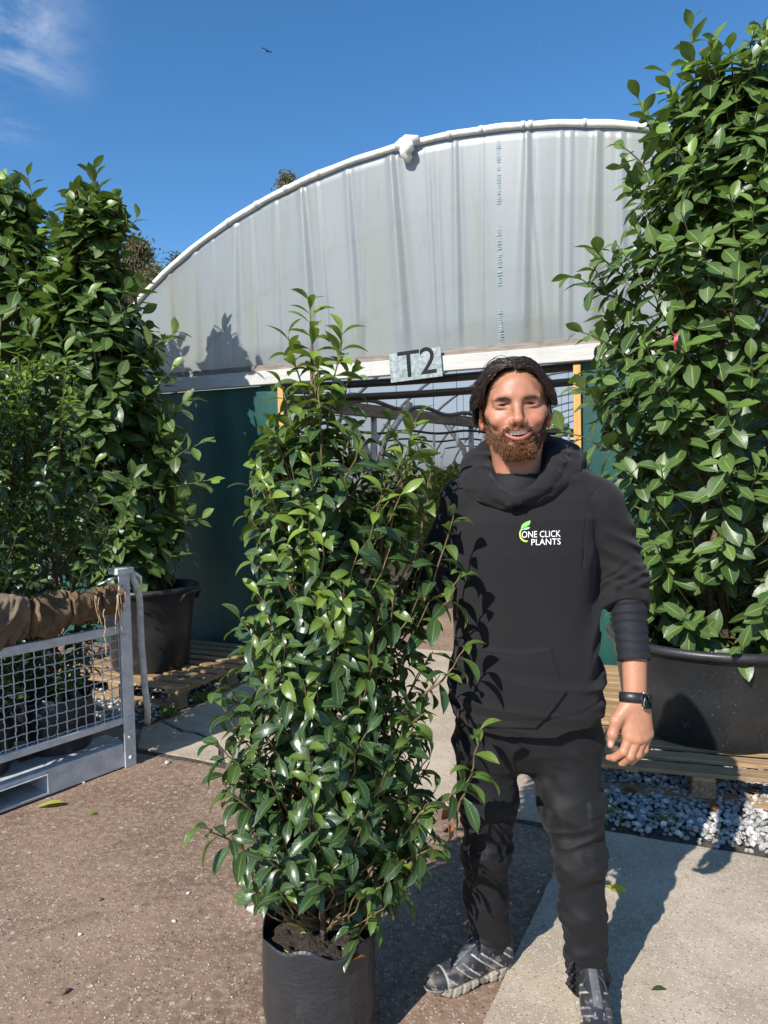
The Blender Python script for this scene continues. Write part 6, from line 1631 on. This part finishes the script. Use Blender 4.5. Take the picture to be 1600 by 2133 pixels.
def sack_roll(name, s0, s1, r, mat, label, seed, dz=0.0, skew=0.0):
    rs = np.random.RandomState(seed); n, m = 60, 72; A = np.zeros((n, m + 1, 3)); U = np.zeros((n, m + 1, 2)); pr = rs.uniform(0, 6, 8)
    for i in range(n):
        f = i / (n - 1); pin = min(1, (f * 7 + .40)) * min(1, ((1 - f) * 7 + .40))
        for j in range(m + 1):
            a = 2 * math.pi * j / m
            rr = r * .86 * pin * (1 + .12 * math.sin(f * 5 + pr[0]) + .13 * math.sin(2 * a + pr[1] + f * 4) + .07 * math.sin(3 * a + pr[5] - f * 6))
            sm = lerp(s0, s1, f)
            q1 = float(vnoise(np.array(sm * 22 + 1.3 * math.sin(a + pr[0])), np.array(1.5 * math.cos(a) + pr[1]), np.array(1.5 * math.sin(a) + f * 2.0))); q2 = float(vnoise(np.array(sm * 45 + 2.0 * math.cos(a + pr[2])), np.array(2.6 * math.cos(a) + pr[3]), np.array(2.6 * math.sin(a) - f * 3)))
            rid = .20 * (.7 - 2.4 * abs(q1)) + .08 * (.6 - 2.2 * abs(q2))
            rr *= 1 + rid + .012 * math.sin(9 * a + f * 20 + pr[2]); lump = rs.normal() * .0012
            sag = -.035 * max(0, -math.sin(a)) * math.sin(f * math.pi)
            s = lerp(s0, s1, f) + skew * math.cos(a) * .03
            c = cpt(s, .03, .893 + dz); A[i, j] = c + cb * (rr * .85 * math.cos(a)) + ZV * (rr * math.sin(a) + sag + lump); U[i, j] = (f * (s1 - s0), a / 6.28 * r * 6.28)
        A[i, m] = A[i, 0]
    par = empty(name, cpt((s0 + s1) / 2, .03, .893 + dz), label, 'sacking'); off = np.array(world_of(par)); k = np.arange(n * (m + 1)).reshape(n, m + 1)
    q = np.stack([k[:-1, :-1], k[:-1, 1:], k[1:, 1:], k[1:, :-1]], -1).reshape(-1, 4)
    link('sacking', mesh_np('sacking', A.reshape(-1, 3) - off, q, MAT[mat], True, U.reshape(-1, 2)), par); return par
s1_ = sack_roll('jute_sack', .035, .175, .072, 'burlap', 'frayed brown jute bundle tied beside the crate post', 1, .012)
s2_ = sack_roll('jute_sack', .165, .345, .086, 'burlap', 'brown jute sack twisted round the middle of the crate rail', 2, .0)
s3_ = sack_roll('jute_sack', .33, .535, .098, 'burlap', 'folded brown jute sack with a thick hem on the crate rail', 3, -.012)
s4_ = sack_roll('jute_sack', .515, .90, .098, 'burlap2', 'smooth pale jute sack bundled next to the folded brown one', 4, -.005)
MAT['jute'] = simple('jute_string', (.35, .24, .13), (.5, .37, .22), 60, .9)
rst = np.random.RandomState(3)
for i in range(9):
    par = s1_ if i < 6 else s2_; s = rst.uniform(.05, .15) if i < 6 else rst.uniform(.2, .24); a0 = rst.uniform(.3, 1.2); pts_ = []
    L_ = rst.uniform(.10, .24)
    for k in range(9):
        f = k / 8; pts_.append(cpt(s + .012 * math.sin(f * 4 + i), -.052 - .012 * math.sin(f * 2.5 + i), .93 - L_ * f + .010 * math.sin(f * 6 + i)))
    m_ = MB(); m_.tube(pts_, .0022, 5); m_.build('string', MAT['jute'], par, True)
m_ = MB(); m_.tube([cpt(.20 + .004 * math.sin(k), -.075 - .004 * math.cos(k * 2), .87 - .017 * k + (.0)) for k in range(14)] + [cpt(.20 - .022 * math.sin(k * .6), -.080, .635 + .012 * math.cos(k * .6) - .012) for k in range(9)], .0026, 5); m_.build('string', MAT['jute'], s2_, True)
# pale strap hanging from the corner post
MAT['strap_pale'] = simple('pale_webbing', (.5, .475, .43), (.66, .635, .585), 30, .85, .4, 200)
sp_ = [cpt(-.025, .03, 1.02), cpt(-.035, .01, .97), P(291, 1240, 3.80), P(292, 1290, 3.81), P(294, 1340, 3.81), P(299, 1390, 3.82), P(302, 1440, 3.83), P(309, 1480, 3.84), G(306, 1518, .01) * .35 + P(306, 1503, 3.86) * .65]
m_ = MB(); m_.tube(sm_path([list(p) for p in sp_], 30), .019, 8, flat=.3, up=(0, 1, 0.01)); st_ = m_.build('webbing_strap', MAT['strap_pale'], None, True, origin=sp_[-1]); tag(st_, 'pale webbing strap hanging from the crate corner post', 'strap')
m_ = MB()
m_.tube([cpt(-.03, .05, 1.0), cpt(-.05, .03, 1.015), cpt(-.075, .02, .99), cpt(-.08, .02, .955)], [.012, .022, .018, .008], 7, flat=.5); m_.tube([cpt(.0, .05, 1.0), cpt(.08, .06, .995), cpt(.15, .05, .975)], [.012, .014, .006], 7, flat=.5)
pw = m_.build('plastic_wrap', MAT['white_plastic'], None, True, origin=cpt(0, .04, 1.0)); tag(pw, 'white plastic scrap knotted at the top of the crate post', 'plastic', kind=None)
# ------------------------------------------------------------------ plants in the crate
rk = np.random.RandomState(51)
def crate_plant(s, t, zt, r, n, nobj, seed, label, pots=True, rej=None, tall=()):
    b = cpt(s, t, .132); pl = empty('portugal_laurel', b, label, 'potted plant'); rs = np.random.RandomState(seed); tw = []
    prof = lambda z: r * float(np.interp(z, [.35, .7, 1.3, zt - .35, zt], [.55, .8, 1.0, .85, .22]))
    items = bush(rs, lambda z: (b.x, b.y), zt, .42, prof, prof, prof, n, 'port', 11, .078, .108, .40, .75, .24, tw, rej, up=.55, inner=.45)
    for i in range(15):
        a = rs.uniform(0, 6.28); q = rs.uniform(.1, .85) * r; tp = np.array([b.x + q * math.cos(a), b.y + q * math.sin(a), zt + rs.uniform(-.18, .06)]); pts_ = curve((b.x + q * .4 * math.cos(a), b.y + q * .4 * math.sin(a), tp[2] - .55), tp, (0, 0, 0), 7, rs, .005); tw.append(pts_)
        items += shoot_leaves(rs, pts_, 'port', 17, .065, .09, .1, 1.15, length=.42, ypow=1.0)
    bag_pot(b + ZV * .001, .165, .27, pl, 'pot', seed, slump=.05); soil_disc((b.x, b.y, b.z + .22), .155, pl, seed)
    m_ = MB(); m_.tube(curve((b.x, b.y, b.z + .2), (b.x, b.y, zt - .3), (.02, 0, 0), 8, rs, .01), np.linspace(.012, .004, 8), 7); m_.build('stem', MAT['bark'], pl, True)
    twig_mesh('twigs', tw, .0036, .0017, MAT['twig_green'], pl)['kind'] = 'stuff'
    add_leaves(pl, 'port', items, MAT['leaf_port'], nobj)
def out_crate(p):
    q = Vector(p) - CC; s, t = q.dot(ca), q.dot(cb)
    if p[2] < 1.05: return t < .045 or s < .03
    return t < -.06 or s < -.20
crate_plant(.27, .27, P(120, 760, 3.75).z, .33, 120, 300, 61, 'leafy evergreen with lime tips in black bag nearest the crate corner post', rej=out_crate)
crate_plant(.70, .27, P(0, 745, 3.4).z, .33, 110, 220, 62, 'leafy evergreen in black bag above the fork pocket of the crate', rej=out_crate)
crate_plant(.28, .64, P(60, 765, 3.95).z, .33, 90, 160, 63, 'leafy evergreen at the back of the crate before the tall laurel', rej=out_crate)
crate_plant(.70, .64, 2.05, .33, 70, 60, 64, 'leafy evergreen at the hidden back corner of the crate', rej=out_crate)
# ================================================================== plants inside the tunnel
rt = np.random.RandomState(71); shrub_me = []
for k in range(4):
    items = []
    for i in range(520):
        a, z = rt.uniform(0, 6.28), rt.uniform(.12, 1.0); r = .5 * math.sin(min(1, z * 1.02) ** .7 * math.pi) ** .5 * rt.uniform(.55, 1.0)
        p = np.array([r * math.cos(a), r * math.sin(a), z * 1.0]); d = unit((np.array([math.cos(a), math.sin(a), .7]) + rt.normal(size=3) * .5)[None])[0]
        items.append((rt.randint(8) + 8 * (rt.rand() < .5 + .3 * (z > .8)) + 8 * (rt.rand() < .25), p, frame(d, rt.normal(size=3) + np.array([0, 0, 1])), rt.uniform(.10, .16)))
    items = [(min(i[0], 23), *i[1:]) for i in items]; shrub_me.append(join_leaves('far', items, np.zeros(3), MAT['leaf_far'], 'crown'))
stem_me = MB(); stem_me.tube([(0, 0, 0), (0, 0, .6)], .02, 6); stem_o = mesh_np('stem', np.concatenate(stem_me.v), [np.concatenate(stem_me.q), np.concatenate(stem_me.t)], MAT['bark'], True)
for i, (u, y, h) in enumerate([(u, y, h) for y, h, us in ((12.5, 1.35, (1010, 960, 905)), (15.0, 1.55, (1180, 1125, 1075, 1030, 985, 940, 895)), (18.5, 1.75, (1180, 1120, 1060, 1005, 950, 900, 850, 800, 745)), (23, 1.9, (1160, 1100, 1040, 980, 920, 860, 800, 740, 690))) for u in us]):
    p = P(u + rt.uniform(-12, 12), 990, y + rt.uniform(-.6, .6)); pl = empty('nursery_shrub', (p.x, p.y, 0.0), 'bright green nursery shrub in the rows inside the tunnel', 'shrub', 'shrubs in rows inside the tunnel', rt.uniform(0, 6))
    c = link('crown', shrub_me[i % 4], pl); c.scale = (h * .85, h * .85, h); s = link('stem', stem_o, pl); s.scale = (1, 1, h * .8)
# ================================================================== trees beyond the tunnel
def far_tree(u, vt, y, spread, label, n, mat, trunk, seed, weep=.0, name='birch_tree', base_v=None):
    rs = np.random.RandomState(seed); top = P(u, vt, y); t = empty(name, (top.x, top.y, 0), label, 'tree'); H = top.z; items = []; tw = []
    for b in range(n):
        f = 1 - .55 * rs.rand() ** 1.7; z = H * f; a = rs.uniform(0, 6.28); r = spread * (1.05 - f) ** .65 * rs.uniform(.3, 1)
        tip = np.array([top.x + r * math.cos(a), top.y + r * math.sin(a), z]); st = np.array([top.x, top.y, max(H * .3, z - r * .9)]); pts_ = curve(st, tip, (0, 0, r * .2), 6); tw.append(pts_)
        if weep: tw.append(curve(tip, tip + np.array([rs.normal() * .2, rs.normal() * .2, -weep * rs.uniform(.5, 1)]), (0, 0, 0), 5)); pts_ = np.concatenate([pts_[3:], tw[-1]])
        for q in range(26):
            p = pts_[rs.randint(1, len(pts_))] + rs.normal(size=3) * .16; items.append((min(23, rs.randint(8) + 8 * rs.randint(3)), p, frame(unit((rs.normal(size=3) + np.array([0, 0, -.6]))[None])[0], rs.normal(size=3)), rs.uniform(.09, .17)))
    o = link('crown', join_leaves('far', items, np.array([top.x, top.y, 0]), mat, 'crown'), t)
    m_ = MB(); m_.tube(curve((top.x, top.y, 0), (top.x + .1, top.y, H * .93), (.2, 0, 0), 8), np.linspace(H * .02, .012, 8), 8); m_.build('trunk', trunk, t, True)
    twig_mesh('branches', tw, .035, .012, MAT['bark'], t, 4)['kind'] = 'stuff'
far_tree(283, 505, 26, 2.3, 'weeping birch with orange trunk beyond the tunnel shoulder', 300, MAT['leaf_birch'], MAT['birch_bark'], 5, 1.5)
far_tree(240, 560, 28, 2.6, 'thin grey-green birch half hidden by the tall laurel', 220, MAT['leaf_birch'], MAT['bark'], 6, 1.3)
far_tree(330, 575, 22, 2.2, 'brownish low tree just above the tunnel roof', 330, MAT['leaf_birch'], MAT['bark'], 7, .0, 'broadleaf_tree')
far_tree(372, 535, 30, 1.8, 'small wispy treetop rising behind the arch beside the birches', 130, MAT['leaf_birch'], MAT['bark'], 8, .3, 'broadleaf_tree')
far_tree(603, 368, 30, 2.2, 'lone feathery treetop peeking over the tunnel arch', 170, MAT['leaf_birch'], MAT['bark'], 9, .4, 'broadleaf_tree')
# ================================================================== birds
MAT['bird'] = simple('dark_feathers', (.012, .011, .011), rough=.7); MAT['bird_w'] = simple('white_feathers', (.75, .75, .75), rough=.7)
def bird(u, v, y, span, mat, label):
    c = P(u, v, y); e = empty('bird', c, label, 'bird'); X1 = Vector((.96, 0, -.28)); 
    m_ = MB(); m_.tube([c + Vector((-.02, -.30, .02)) * span, c + Vector((0, -.18, 0)) * span, c, c + Vector((0, .2, -.01)) * span, c + Vector((.0, .34, 0)) * span], np.array([.012, .05, .06, .035, .02]) * span, 8); m_.build('body', MAT[mat], e, True)
    for sg in (-1, 1):
        m_ = MB(); A = np.zeros((5, 3, 3))
        for i in range(5):
            f = i / 4
            for j in range(3): A[i, j] = c + X1 * (sg * span * .5 * f) + ZV * span * (.20 * math.sin(f * 1.9) * (1 if sg < 0 else .25)) + Vector((0, (.10 - j * .11) * (1 - .55 * f) + .10 * f, .012 * (1 - abs(j - 1)))) * span
        m_.grid(A); m_.grid(A[:, ::-1] - np.array([0, 0, .012 * span])); m_.build('wing', MAT[mat], e, True)
bird(556, 106, 42, .62, 'bird', 'dark bird gliding in the blue sky above the arch'); bird(1127, 88, 75, .30, 'bird_w', 'tiny white bird far off in the sky')
# ================================================================== small things
MAT['ribbon'] = simple('red_ribbon', (.35, .012, .025), rough=.5)
p0 = P(1407, 694, 3.12); m_ = MB(); A = np.zeros((8, 3, 3))
for i in range(8):
    for j in range(3): A[i, j] = p0 + Vector((.007 * (j - 1) + .004 * math.sin(i), .006 * math.sin(i * .9 + j), -.010 * i))
m_.grid(A); m_.grid(A[:, ::-1] + np.array([0, .0012, 0])); tag(m_.build('ribbon_tag', MAT['ribbon'], None, True, origin=p0), 'red ribbon tag hanging among the broad glossy leaves', 'ribbon')
MAT['cone'] = simple('brown_cone', (.12, .07, .04), (.22, .14, .09), 60, .9, 1, 120)
MAT['pebble'] = simple('pale_pebble', (.42, .38, .33), (.6, .56, .5), 30, .85, .4, 120)
def rock(u, v, r, label, seed, z=0.0, mat='pebble', cat='stone', name='stone', f=2):
    vv, t = stone_var(seed, f); c = G(u, v, z); o = link(name, mesh_np(name, vv * r, t, MAT[mat], False), None, (c.x, c.y, z + r * .42)); tag(o, label, cat); return o
rock(528, 1900, .026, 'fist-sized pale stone by the black bag pot', 91)
rock(392, 1862, .010, 'upright little white stone standing on brown ground', 92); rock(363, 1921, .009, 'small chalky chip on the brown ground left of the bag pot', 93)
rock(348, 1591, .016, 'rounded pale stone on brown ground near the crate post', 94); rock(174, 1632, .011, 'small pale stone at the foot of the crate base', 95)
rock(167, 1948, .009, 'tiny grey stone alone on the open brown ground', 96); rock(210, 1876, .010, 'low brown clod of earth on the open ground', 97, mat='cone', cat='clod', name='earth_clod')
rock(135, 2068, .016, 'crumbled dark clod in the shaded brown ground', 98, mat='cone', cat='clod', name='earth_clod')
rock(1434, 1370, .035, 'rough brown lump on the soil of the wide tub', 99, z=.50, mat='cone', cat='clod', name='earth_clod')
m_ = MB(); a, b = G(545, 1888, .012), G(600, 1850, .012); m_.tube([a, a.lerp(b, .5) + ZV * .003, b], [.008, .009, .007], 8); tag(m_.build('stick', MAT['bark'], None, True, origin=a), 'short brown stick lying behind the pale stone', 'stick')
# weeds at the bed edges
MAT['grass'] = m_leaf('grass_blade', (.06, .1, .02), (.1, .16, .03), (.2, .26, .05), (.2, .25, .08), .5, .3, False)
def tuft(u, v, h, n, seed, label):
    rs = np.random.RandomState(seed); c = G(u, v, .004); t = empty('weed_tuft', c, label, 'weed'); items = []
    for i in range(n):
        a = rs.uniform(0, 6.28); d = np.array([math.cos(a) * .5, math.sin(a) * .5, rs.uniform(.4, 1.3)]); items.append((rs.randint(16), np.array(c) + np.array([rs.normal() * .03, rs.normal() * .03, 0]), frame(d, rs.normal(size=3)), rs.uniform(.5, 1) * h))
    o = link('blades', join_leaves('far', items, np.array(c), MAT['grass'], 'blades'), t); o['kind'] = 'stuff'
tuft(350, 1492, .09, 26, 1, 'grass tuft at the front block of the left pallet'); tuft(420, 1462, .09, 30, 2, 'grass tuft at the path edge beside the left pallet'); tuft(445, 1447, .07, 20, 3, 'small leafy weed under the bush by the left pallet')
tuft(1390, 1715, .05, 22, 4, 'broad little weed among the white chippings'); tuft(1265, 1702, .05, 14, 5, 'grass sprig in the chippings beside his trouser leg'); tuft(1470, 1738, .04, 12, 6, 'tiny sprout at the dirt edge of the chippings'); tuft(1275, 1590, .07, 16, 7, 'grass under the front edge of the right pallet')
for i, (u, v, lab) in enumerate(((1290, 1648, 'red brown leaf on the chippings beside his leg'), (1490, 1692, 'dry brown leaf below the pallet block'), (1585, 1655, 'curled brown leaf under the right pallet runner'), (385, 1490, 'dry brown leaf on the gravel by the left pallet'))):
    one_leaf('fallen_leaf', u, v, .03, i * 1.3, .085, 'cherry', 3 + i, 'leaf_dry', lab)

# loose grit and crumbs of soil on the hardstanding
gg = np.random.RandomState(5); g1, g2 = MB(), MB()
for i in range(1500):
    u, v = gg.uniform(-40, 1640), 1560 + 640 * gg.rand() ** .8; c = G(u, v, 0)
    if (c - L0).dot(E2) > -.02 or (c - S0).cross(sd).z < -.02 and c.x > .2: continue
    vv, t = SV[gg.randint(10)]; r = .0016 + .0035 * gg.rand() ** 3
    (g1 if gg.rand() < .6 else g2).add((vv * r) @ np.array(Matrix.Rotation(gg.uniform(0, 6.28), 3, 'Z')).T + np.array([c.x, c.y, r * .4]), None, t)
tag(g1.build('loose_grit', MAT['pebble'], None, origin=(0, 2.5, 0)), 'loose grit scattered over the brown hardstanding', 'grit', kind='stuff')
tag(g2.build('soil_crumbs', MAT['cone'], None, origin=(0, 2.5, 0)), 'dark soil crumbs scattered over the brown hardstanding', 'soil', kind='stuff')
